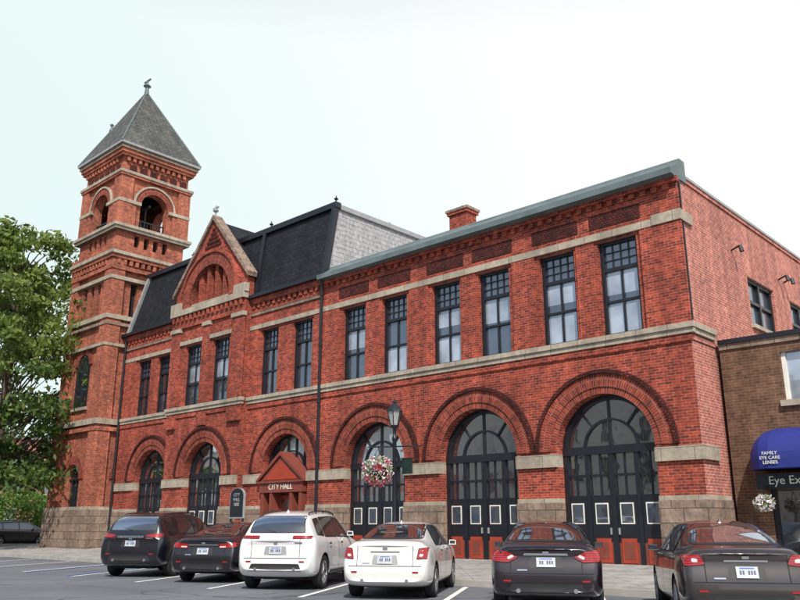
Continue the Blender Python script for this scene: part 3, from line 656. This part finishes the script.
# planters
for (x,y) in ((-16.9,-.9),(-12.95,-.8),(-21.9,-.9)):
    e=empty('flower_planter',(x,y,.34)); b=MB(); b.lathe((0,0,0),[(.0,.0),(.2,.0),(.24,.1),(.3,.5),(.33,.55),(.3,.56),(.27,.5),(0,.48)],'black',14); b.build('pot',e)
    f=MB()
    for i in range(420):
        v=Vector((random.gauss(0,.16),random.gauss(0,.16),.55+abs(random.gauss(0,.17)))); leaf(f,v,.05,random.choice(('leafD','leafD','fr','fw')))
    f.build('plants',e)
def sign(loc,k,h=2.6):
    e=empty('parking_sign',loc); b=MB(); b.tube((0,0,0),(0,0,h),.03,.03,'lead'); b.box(-.16,.16,h-.5,h,-.05,-.035,'white'); b.box(-.13,.13,h-.3,h-.05,-.056,-.05,k); b.build('post_and_plate',e); e.rotation_euler=(0,0,R(60))
sign((-46,-3.8,.14),'awn',2.8)

# ------------------------------------------------------------ cars
M['tire']=plain('tyre_rubber',(.018,.018,.02),.8); M['rim']=plain('alloy_rim',(.45,.46,.48),.3,metal=.8,var=.05)
M['cglass']=glassmat('car_glass',(.015,.018,.02),gl=.12,wav=0,tint=(.85,.93,1)); M['blackp']=plain('black_plastic',(.02,.02,.022),.55)
def redl():
    m,nt,b=newmat('tail_light_red'); b.inputs['Roughness'].default_value=.15; b.inputs['Coat Weight'].default_value=1
    tc=nt.nodes.new('ShaderNodeTexCoord'); wv=nt.nodes.new('ShaderNodeTexWave'); wv.bands_direction='Z'; wv.inputs['Scale'].default_value=9; nt.links.new(tc.outputs['Object'],wv.inputs[0])
    cr=nt.nodes.new('ShaderNodeMixRGB'); cr.inputs[1].default_value=(.14,.004,.006,1); cr.inputs[2].default_value=(.42,.012,.01,1); nt.links.new(wv.outputs['Fac'],cr.inputs[0]); nt.links.new(cr.outputs[0],b.inputs['Base Color'])
    return m
M['tail']=redl(); M['rev']=plain('clear_lens',(.55,.55,.55),.15,coat=1,var=.05); M['chrome']=plain('chrome',(.75,.76,.78),.12,metal=1,var=.02)
M['plate']=plain('licence_plate',(.42,.46,.49),.4,var=.1,scale=8); M['platec']=plain('plate_ink',(.05,.06,.12),.5); M['seam']=plain('panel_gap',(.006,.006,.006),.8)
def paintmat(name,c,metal=.0):
    return plain(name,c,.28,metal=metal,var=.03,coat=1)
def rp(pts,r=.04,n=4):
    out=[]; N_=len(pts)
    for i in range(N_):
        p0=Vector(pts[i-1]);p=Vector(pts[i]);p1=Vector(pts[(i+1)%N_])
        d0=(p0-p);d1=(p1-p); rr=min(r,d0.length*.45,d1.length*.45); a=p+d0.normalized()*rr; c=p+d1.normalized()*rr
        for k in range(n+1):
            t=k/n; out.append(tuple(a*(1-t)**2+p*2*t*(1-t)+c*t*t))
    return out
wheel_cache={}
def wheel_mesh(r,w=.22):
    if r in wheel_cache: return wheel_cache[r]
    b=MB()
    b.lathe((0,0,0),[(r*.66,-w/2),(r*.9,-w/2),(r*.98,-w*.4),(r,-w*.25),(r,w*.25),(r*.98,w*.4),(r*.9,w/2),(r*.66,w/2),(r*.63,w*.4)],'tire',32,'y')
    b.lathe((0,0,0),[(r*.66,w*.49),(r*.62,w*.46),(r*.6,w*.2),(.0,w*.15)],'blackp',24,'y')
    b.lathe((0,0,0),[(r*.68,w*.5),(r*.64,w*.52),(r*.60,w*.46),(r*.60,w*.3)],'rim',32,'y')
    b.lathe((0,0,0),[(r*.16,w*.3),(r*.15,w*.46),(.0,w*.48)],'rim',12,'y')
    for i in range(5):
        t=2*math.pi*i/5; 
        for s_ in (-.12,.12):
            a=t+s_*1.2
            b.tube((math.cos(t)*r*.1,w*.38,math.sin(t)*r*.1),(math.cos(a)*r*.62,w*.42,math.sin(a)*r*.62),.028,.02,'rim',6)
    b.tube((0,-w*.5,0),(0,w*.1,0),r*.62,r*.62,'blackp',20)
    o=b.build('wheel'); me=o.data; bpy.data.objects.remove(o)
    for p in me.polygons: p.use_smooth=True
    wheel_cache[r]=me; return me
SEDAN=dict(L=4.85,W=.915,wr=1.02,wf=3.80,R=.33,
 x =[0,.10,.40,.78,1.10,1.60,2.05,2.55,3.00,3.35,3.86,4.30,4.66,4.85],
 zt=[1.00,1.075,1.10,1.11,1.24,1.40,1.455,1.475,1.45,1.36,1.08,1.00,.86,.66],
 zs=[.90,.95,.965,.965,.96,.955,.95,.945,.935,.93,.92,.88,.78,.60],
 wt=[.60,.66,.68,.66,.60,.56,.56,.57,.57,.58,.66,.66,.60,.5],
 w =[.80,.875,.905,.915,.915,.915,.915,.915,.915,.915,.91,.90,.86,.72],
 zb=[.34,.26,.22,.20,.20,.19,.19,.19,.19,.19,.19,.20,.22,.28])
SUV=dict(L=4.65,W=.93,wr=.92,wf=3.62,R=.36,
 x =[0,.08,.18,.34,.56,1.0,1.6,2.2,2.7,3.05,3.65,4.10,4.48,4.65],
 zt=[1.02,1.10,1.27,1.47,1.59,1.645,1.675,1.68,1.65,1.54,1.17,1.09,.95,.72],
 zs=[.94,1.02,1.05,1.06,1.06,1.055,1.05,1.04,1.03,1.02,1.01,.97,.85,.66],
 wt=[.62,.70,.68,.66,.62,.61,.61,.62,.62,.62,.68,.68,.62,.52],
 w =[.82,.885,.91,.925,.93,.93,.93,.93,.93,.93,.925,.915,.88,.74],
 zb=[.42,.34,.28,.26,.25,.25,.25,.25,.25,.25,.25,.26,.30,.36])
def car(name,loc,paint,S,tail,heading=HD,plate_z=.80,scale=(1,1,1),lowblack=True,rear_glass=None,chrome_strip=None,suv=False,creases=True):
    root=empty(name,(loc[0],loc[1],0),R(90+heading)); root.scale=scale
    bm=bmesh.new(); rings_=[]
    L=S['L']
    for i,x in enumerate(S['x']):
        w=S['w'][i];zb=S['zb'][i];zs=S['zs'][i];zt=S['zt'][i];wt=S['wt'][i]; dz=max(.02,(zt-zs))
        P=[(0,zb),(.70*w,zb),(.93*w,zb+.03),(.985*w,zb+.16),(w,zb+.55*(zs-zb)),(.985*w,zs-.07),(.945*w,zs),
           (.945*w+(wt-.945*w)*.45,zs+dz*.42),(wt+.02,zs+dz*.86),(wt*.82,zt-.012*(dz>.2)),(wt*.4,zt+.008),(0,zt+.012)]
        row=[]
        for sgn in (1,-1):
            for j,(y,z) in enumerate(P):
                if sgn==-1 and j in (0,len(P)-1): continue
                X=x
                if x<.3:
                    k=1-x/.3
                    off=.10*max(0,(.50-z))/.2*.6 if z<.5 else (0 if z<.62 else min(.16,(z-.62)*.34))
                    if suv: off=.06*max(0,(.55-z))/.2 if z<.55 else (0 if z<.7 else min(.12,(z-.7)*.22))
                    X+=k*(off+.13*(abs(y)/.9)**3)
                if x>L-.4: X-=(1-(L-x)/.4)*.25*(abs(y)/.9)**3
                row.append(bm.verts.new((X,sgn*y,z)))
        n_=len(P); right=row[:n_]; left=[row[0]]+row[n_:]+[row[n_-1]]
        rings_.append((right,left))
    for (r0,l0),(r1,l1) in zip(rings_[:-1],rings_[1:]):
        for j in range(len(r0)-1):
            bm.faces.new((r0[j],r0[j+1],r1[j+1],r1[j])); bm.faces.new((l0[j],l1[j],l1[j+1],l0[j+1]))
    for (r_,l_) in (rings_[0],rings_[-1]):
        for j in range(len(r_)-1):
            vs=[r_[j],r_[j+1],l_[j+1],l_[j]]; u=[]
            for v in vs:
                if v not in u: u.append(v)
            bm.faces.new(u)
    cl=bm.edges.layers.float.new('crease_edge')
    for (r0,l0),(r1,l1) in zip(rings_[:-1],rings_[1:]):
        for q in (r0,l0):
            qq=r1 if q is r0 else l1
            for j,cv in ((6,.55),(3,.3),(8,.25)):
                ed=bm.edges.get((q[j],qq[j]))
                if ed: ed[cl]=cv
    for q in rings_[0]:
        for j in range(len(q)-1):
            ed=bm.edges.get((q[j],q[j+1]))
            if ed: ed[cl]=.45
    bmesh.ops.recalc_face_normals(bm,faces=bm.faces)
    me=bpy.data.meshes.new('body'); bm.to_mesh(me); bm.free()
    o=bpy.data.objects.new('body',me); scene.collection.objects.link(o)
    md=o.modifiers.new('s','SUBSURF'); md.levels=3; md.render_levels=3
    dg=bpy.context.evaluated_depsgraph_get(); dg.update(); me2=bpy.data.meshes.new_from_object(o.evaluated_get(dg))
    o.modifiers.clear(); o.data=me2; me2.materials.clear(); me2.materials.append(paint)
    bm=bmesh.new(); bm.from_mesh(me2); bvh=BVHTree.FromBMesh(bm); bm.free()
    cut=MB(); 
    for wx in (S['wr'],S['wf']):
        for sg_ in (1,-1): cut.tube((wx,sg_*.60,S['R']),(wx,sg_*1.3,S['R']),S['R']*1.15,S['R']*1.15,'blackp',32)
    co=cut.build('cut'); bmc=bmesh.new(); bmc.from_mesh(co.data); bmesh.ops.recalc_face_normals(bmc,faces=bmc.faces); bmc.to_mesh(co.data); bmc.free()
    bo=o.modifiers.new('b','BOOLEAN'); bo.object=co; bo.operation='DIFFERENCE'; bo.solver='EXACT'
    try: bo.material_mode='TRANSFER'
    except: pass
    dg=bpy.context.evaluated_depsgraph_get(); dg.update(); me3=bpy.data.meshes.new_from_object(o.evaluated_get(dg)); o.modifiers.clear(); o.data=me3
    bpy.data.objects.remove(co)
    for p in me3.polygons: p.use_smooth=True
    try: me3.set_sharp_from_angle(angle=R(40))
    except: pass
    o.parent=root
    pm={}
    def patch(poly,axis,k,off=.006,sgn=1,step=.06):
        b_=bmesh.new(); vs=[b_.verts.new((p[0],p[1],0)) for p in poly]; b_.faces.new(vs)
        for ax_ in (0,1):
            lo=min(p[ax_] for p in poly); hi=max(p[ax_] for p in poly); t=lo+step
            while t<hi-.001:
                bmesh.ops.bisect_plane(b_,geom=b_.verts[:]+b_.edges[:]+b_.faces[:],plane_co=(t,0,0) if ax_==0 else (0,t,0),plane_no=(1,0,0) if ax_==0 else (0,1,0)); t+=step
        bad=[]
        for v in b_.verts:
            a_,c_=v.co.x,v.co.y
            if axis=='r': og,d=Vector((-1,a_,c_)),Vector((1,0,0))
            elif axis=='f': og,d=Vector((L+1,a_,c_)),Vector((-1,0,0))
            elif axis=='t': og,d=Vector((a_,c_,3)),Vector((0,0,-1))
            else: og,d=Vector((a_,sgn*2,c_)),Vector((0,-sgn,0))
            h=bvh.ray_cast(og,d)
            if h[0] is None: bad.append(v); continue
            nn=h[1]; nn=nn if nn.dot(d)<0 else -nn
            v.co=h[0]+nn*off
        if bad: bmesh.ops.delete(b_,geom=bad,context='VERTS')
        mb=pm.setdefault(k,MB())
        b_.verts.index_update(); i0=len(mb.V); mb.V+=[tuple(v.co) for v in b_.verts]
        for f_ in b_.faces: mb.F.append([i0+v.index for v in f_.verts]); mb.m.append(mb.mi(k)); mb.uv.append(None)
        b_.free()
    def mir(p): return [(-a,c) for a,c in reversed(p)]
    rg=rear_glass or [(-.63,1.135),(.63,1.135),(.53,1.405),(-.53,1.405)]
    mz=(rg[0][1]+rg[2][1])/2
    big=[(p[0]*1.05,(p[1]-mz)*1.1+mz) for p in rg]
    patch(rp(big,.06),'r','blackp',.004); patch(rp(rg,.05),'r','cglass',.009)
    for t_ in tail:
        for k,pl in t_.items():
            if k=='tail':
                c0=(sum(p[0] for p in pl)/len(pl),sum(p[1] for p in pl)/len(pl)); bg_=[(c0[0]+(p[0]-c0[0])*1.05,c0[1]+(p[1]-c0[1])*1.12) for p in pl]
                patch(rp(bg_,.025),'r','seam',.006); patch(rp(mir(bg_),.025),'r','seam',.006)
            patch(rp(pl,.025),'r',k,.012 if k=='tail' else .016); patch(rp(mir(pl),.025),'r',k,.012 if k=='tail' else .016)
    tz=[p[1] for t_ in tail for p in t_.get('tail',[])]; tl,th=min(tz),max(tz)
    for sg_ in (1,-1): patch(rp([(.13,th-.06),(.28,th-.015),(.32,th-.025),(.16,tl+.04)],.02),'s','tail',.01,sg_,.04)
    patch(rp([(-.27,plate_z-.09),(.27,plate_z-.09),(.24,plate_z+.09),(-.24,plate_z+.09)],.03),'r','blackp' if paint not in (white1,white2) else 'lead',.004)
    patch([(-.15,plate_z-.075),(.15,plate_z-.075),(.15,plate_z+.075),(-.15,plate_z+.075)],'r','plate',.02)
    for q in range(6):
        if q==3: continue
        xx=-.112+q*.038; patch([(xx,plate_z-.03),(xx+.024,plate_z-.03),(xx+.024,plate_z+.022),(xx,plate_z+.022)],'r','platec',.024)
    patch([(-.1,plate_z+.045),(.1,plate_z+.045),(.1,plate_z+.06),(-.1,plate_z+.06)],'r','bluep',.024)
    if chrome_strip: patch(rp(chrome_strip,.01),'r','chrome',.018)
    zl=S['zb'][0]
    if lowblack: patch(rp([(-.62,zl-.02),(.62,zl-.02),(.55,zl+.13),(-.55,zl+.13)],.03),'r','blackp',.007); 
    bz=.62 if not suv else .66
    patch([(-.74,bz),(.74,bz),(.74,bz+.012),(-.74,bz+.012)],'r','seam',.005)
    for sg_ in (-1,1):
        a_,c_=sorted((sg_*.56,sg_*.572)); patch([(a_,bz),(c_,bz),(c_,1.0 if not suv else 1.1),(a_,1.0 if not suv else 1.1)],'r','seam',.005)
        patch(rp([(sg_*.62-.06,zl+.16),(sg_*.62+.06,zl+.16),(sg_*.62+.06,zl+.19),(sg_*.62-.06,zl+.19)],.01),'r','tail',.009)
    ez=bz+.34 if not suv else .99
    patch(rp([(-.05,ez-.022),(.05,ez-.022),(.05,ez+.022),(-.05,ez+.022)],.02),'r','chrome',.02)
    patch([(-.62,ez-.01),(-.44,ez-.01),(-.44,ez+.01),(-.62,ez+.01)] if suv else [(.30,bz+.05),(.46,bz+.05),(.46,bz+.068),(.30,bz+.068)],'r','chrome',.012)
    if not suv: sw_=[[(1.42,1.01),(2.38,1.0),(2.38,1.385),(1.80,1.365)],[(2.45,1.0),(3.52,.99),(3.42,1.08),(3.02,1.37),(2.45,1.385)]]
    else: sw_=[[(.55,1.16),(1.08,1.13),(1.08,1.50),(.68,1.47)],[(1.15,1.12),(2.12,1.11),(2.12,1.54),(1.15,1.51)],[(2.19,1.11),(3.40,1.08),(3.25,1.20),(2.85,1.50),(2.19,1.54)]]
    for sg_ in (1,-1):
        for wv in sw_:
            cx_=sum(p[0] for p in wv)/len(wv); cz_=sum(p[1] for p in wv)/len(wv)
            patch(rp([(cx_+(p[0]-cx_)*1.05,cz_+(p[1]-cz_)*1.12) for p in wv],.05),'s','blackp',.004,sg_); patch(rp(wv,.04),'s','cglass',.009,sg_)
        zt_=1.0 if not suv else 1.1
        for xs_ in ((1.50,2.415,3.45) if not suv else (1.12,2.155,3.3)): patch([(xs_,.36),(xs_+.012,.36),(xs_+.012,zt_-.02),(xs_,zt_-.02)],'s','seam',.004,sg_)
        for xs_ in ((1.62,2.55) if not suv else (1.25,2.28)): patch(rp([(xs_,.86+.08*suv),(xs_+.17,.86+.08*suv),(xs_+.17,.895+.08*suv),(xs_,.895+.08*suv)],.01),'s','chrome' if not suv else 'blackp',.03,sg_)
        patch([(1.45,.20+.06*suv),(3.35,.20+.06*suv),(3.35,.28+.1*suv),(1.45,.28+.1*suv)],'s','blackp',.005,sg_)
    ws=[(-.66,1.12),(.66,1.12),(.53,1.40),(-.53,1.40)] if not suv else [(-.70,1.22),(.70,1.22),(.56,1.58),(-.56,1.58)]
    patch(rp(ws,.04),'f','cglass',.008)
    hl=[(.40,.66),(.74,.70),(.76,.80),(.42,.76)]; 
    if suv: hl=[(p[0],p[1]+.08) for p in hl]
    patch(rp(hl,.02),'f','rev',.01); patch(rp(mir(hl),.02),'f','rev',.01); patch(rp([(-.38,.45),(.38,.45),(.42,.66),(-.42,.66)],.03),'f','blackp',.01)
    for k,mb in pm.items(): mb.build({'cglass':'glass','tail':'tail_lights','plate':'licence_plate','seam':'panel_gaps','blackp':'black_trim','chrome':'bright_trim','rev':'clear_lenses','bluep':'plate_band','platec':'plate_characters'}.get(k,'trim'),root,True)
    ex=MB()
    for sg_ in (1,-1):
        c_=Vector((3.28 if not suv else 3.1,sg_*.96,1.02 if not suv else 1.16))
        a_=[(-.05,-.08,-.05),(.05,-.07,-.04),(.05,.08,-.035),(-.05,.08,-.05),(-.05,-.08,.05),(.035,-.07,.04),(.035,.07,.045),(-.05,.08,.055)]
        i0=len(ex.V); ex.V+=[tuple(c_+Vector(q)) for q in a_]
        for q in [(0,1,2,3),(4,5,6,7),(0,1,5,4),(1,2,6,5),(2,3,7,6),(3,0,4,7)]: ex.F.append([i0+t for t in q]); ex.m.append(ex.mi(paint)); ex.uv.append(None)
        ex.tube((c_.x,sg_*.84,c_.z-.05),(c_.x,sg_*.92,c_.z-.03),.025,.025,'blackp',6)
        ex.f=lambda u,z,w:(w,u,z); ex.face([(c_.y-.06,c_.z-.035,c_.x-.052),(c_.y+.06,c_.z-.035,c_.x-.052),(c_.y+.06,c_.z+.037,c_.x-.052),(c_.y-.06,c_.z+.035,c_.x-.052)],'cglass')
    mo=ex.build('door_mirrors',root); bv=mo.modifiers.new('b','BEVEL'); bv.width=.018; bv.segments=3
    ex=MB(); 
    xf=1.95 if not suv else .95
    top=bvh.ray_cast(Vector((xf,0,3)),Vector((0,0,-1)))[0]
    for s_ in (.02,-.02): ex.face([(xf-.08,top.z-.01,s_),(xf+.1,top.z-.01,s_),(xf-.06,top.z+.055,0)],paint)
    ex.face([(xf-.08,top.z-.01,-.02),(xf-.08,top.z-.01,.02),(xf-.06,top.z+.055,0)],paint)
    for sg_ in (1,-1): ex.tube((.06,sg_*.45,zl+.02),(.3,sg_*.45,zl+.02),.035,.035,'chrome',10)
    if suv:
        for sg_ in (1,-1):
            pr_=None
            for xx in (.75,1.3,1.9,2.5,2.8):
                h=bvh.ray_cast(Vector((xx,sg_*.56,3)),Vector((0,0,-1)))[0]; q=Vector((xx,sg_*.56,h.z+.05))
                ex.tube((xx,sg_*.56,h.z-.01),q,.015,.015,'blackp',6)
                if pr_: ex.tube(pr_,q,.016,.016,'blackp',6)
                pr_=q
        ex.tube((.17,.0,1.2),(.22,.28,1.26),.012,.008,'blackp',5)
    ex.build('roof_and_exhaust_fittings',root)
    for wx in (S['wr'],S['wf']):
        for sg_ in (1,-1):
            wo=bpy.data.objects.new('wheel',wheel_mesh(S['R'])); scene.collection.objects.link(wo); wo.parent=root; wo.location=(wx,sg_*(S['W']-.125),S['R'])
            if sg_<0: wo.rotation_euler=(0,0,math.pi)
    un=MB(); un.box(.35,L-.4,.22,.55,-.58,.58,'seam'); un.build('underbody',root)
    return root
white1=paintmat('white_car_paint',(.74,.74,.72)); white2=paintmat('white_suv_paint',(.74,.75,.76)); blk=paintmat('black_car_paint',(.005,.006,.011)); blk2=paintmat('black_sedan_paint',(.006,.005,.008))
plum=paintmat('dark_plum_paint',(.014,.008,.013),.2); gry=paintmat('dark_taupe_paint',(.045,.037,.036),.4)
rgs=[(-.64,1.20),(.64,1.20),(.55,1.54),(-.55,1.54)]
car('parked_suv',(-21.3,-8.2),blk,SUV,[{'tail':[(.40,1.0),(.84,1.02),(.86,1.12),(.46,1.08)]}],plate_z=.86,rear_glass=rgs,suv=True,scale=(1.07,1.05,1.05),chrome_strip=[(-.38,1.02),(.38,1.02),(.38,1.045),(-.38,1.045)])
car('parked_sedan',(-17.9,-8.1),blk2,SEDAN,[{'tail':[(.42,.83),(.84,.86),(.86,.98),(.42,.94)]},{'rev':[(.44,.85),(.60,.855),(.60,.885),(.44,.88)]}],plate_z=.76,chrome_strip=[(-.4,.90),(.4,.90),(.4,.925),(-.4,.925)])
car('parked_suv',(-14.75,-8.3),white2,SUV,[{'tail':[(.40,1.06),(.84,1.07),(.86,1.13),(.40,1.13)]}],plate_z=.82,rear_glass=rgs,suv=True,scale=(1,1,1.03))
car('parked_sedan',(-11.35,-8.3),white1,SEDAN,[{'tail':[(.64,.76),(.84,.77),(.85,.96),(.68,.95)]},{'rev':[(.69,.80),(.76,.80),(.78,.85),(.70,.85)]}],plate_z=.74,scale=(.98,.98,1.0),lowblack=False,chrome_strip=[(-.3,.88),(.3,.88),(.3,.9),(-.3,.9)])
car('parked_sedan',(-7.65,-8.3),plum,SEDAN,[{'tail':[(.44,.88),(.60,.80),(.86,.82),(.84,.99),(.62,.97)]},{'rev':[(.50,.89),(.60,.84),(.62,.88),(.54,.93)]}],plate_z=.80,chrome_strip=[(-.36,.91),(.36,.91),(.34,.945),(-.34,.945)],scale=(1,1.03,1))
car('parked_hatchback',(-4.40,-8.25),gry,SEDAN,[{'tail':[(.56,.86),(.84,.84),(.85,.98),(.62,.99)]},{'rev':[(.66,.89),(.74,.89),(.74,.94),(.66,.94)]}],plate_z=.76,chrome_strip=[(-.3,.90),(.3,.90),(.3,.925),(-.3,.925)],scale=(.95,.97,1.0))
car('parked_sedan',(-60,-9.0),blk,SEDAN,[{'tail':[(.60,.74),(.84,.76),(.85,.97),(.66,.95)]}],heading=90)
car('parked_suv',(-57,1.0),gry,SUV,[{'tail':[(.60,.94),(.84,.96),(.85,1.07),(.66,1.05)]}],heading=0,rear_glass=rgs,suv=True)

# ------------------------------------------------------------ light, sky, camera
el=R(46); azs=math.atan2(.72,-.69)
w=bpy.data.worlds.new('World'); scene.world=w; w.use_nodes=True; nt=w.node_tree; N=nt.nodes; L=nt.links
sk=N.new('ShaderNodeTexSky'); sk.sky_type='NISHITA'; sk.sun_disc=False; sk.sun_elevation=el; sk.sun_rotation=azs
sk.air_density=1.0; sk.dust_density=1.0; sk.ozone_density=1.0; sk.altitude=0
# added haze paints overexposed white northward; cut south and overhead for less facade ambient
tc=N.new('ShaderNodeTexCoord'); sp=N.new('ShaderNodeSeparateXYZ'); L.new(tc.outputs['Generated'],sp.inputs[0])
hz=N.new('ShaderNodeMapRange'); hz.inputs[1].default_value=.55; hz.inputs[2].default_value=.95; hz.inputs[3].default_value=.97; hz.inputs[4].default_value=.1; L.new(sp.outputs[2],hz.inputs[0])
hy=N.new('ShaderNodeMapRange'); hy.inputs[1].default_value=-.35; hy.inputs[2].default_value=.15; hy.inputs[3].default_value=.3; hy.inputs[4].default_value=1; L.new(sp.outputs[1],hy.inputs[0])
hm=N.new('ShaderNodeMath'); hm.operation='MULTIPLY'; L.new(hz.outputs[0],hm.inputs[0]); L.new(hy.outputs[0],hm.inputs[1])
hx=N.new('ShaderNodeMapRange'); hx.inputs[1].default_value=-.85; hx.inputs[2].default_value=-.45; hx.inputs[3].default_value=0; hx.inputs[4].default_value=1; L.new(sp.outputs[0],hx.inputs[0])
hc=N.new('ShaderNodeMixRGB'); k=1/.15
hc.inputs[1].default_value=(.83*k,.97*k,.96*k,1); hc.inputs[2].default_value=(1.05*k,1.05*k,1.05*k,1); L.new(hx.outputs[0],hc.inputs[0])
mx=N.new('ShaderNodeMixRGB'); L.new(hm.outputs[0],mx.inputs[0]); L.new(sk.outputs[0],mx.inputs[1]); L.new(hc.outputs[0],mx.inputs[2])
bg=N['Background']; L.new(mx.outputs[0],bg.inputs[0]); bg.inputs[1].default_value=.15
sl=bpy.data.lights.new('sun','SUN'); sl.energy=5.0; sl.angle=R(.5); sl.color=(1,.93,.83); so=bpy.data.objects.new('sun',sl); scene.collection.objects.link(so)
d=Vector((math.sin(azs)*math.cos(el),math.cos(azs)*math.cos(el),math.sin(el))); so.rotation_euler=d.to_track_quat('Z','Y').to_euler()
cam=bpy.data.cameras.new('camera'); co=bpy.data.objects.new('camera',cam); scene.collection.objects.link(co); scene.camera=co
cam.sensor_width=36; cam.lens=36; cam.clip_end=2000; co.location=(0,-20,1.4); co.rotation_euler=(R(90+15.7),0,R(43))
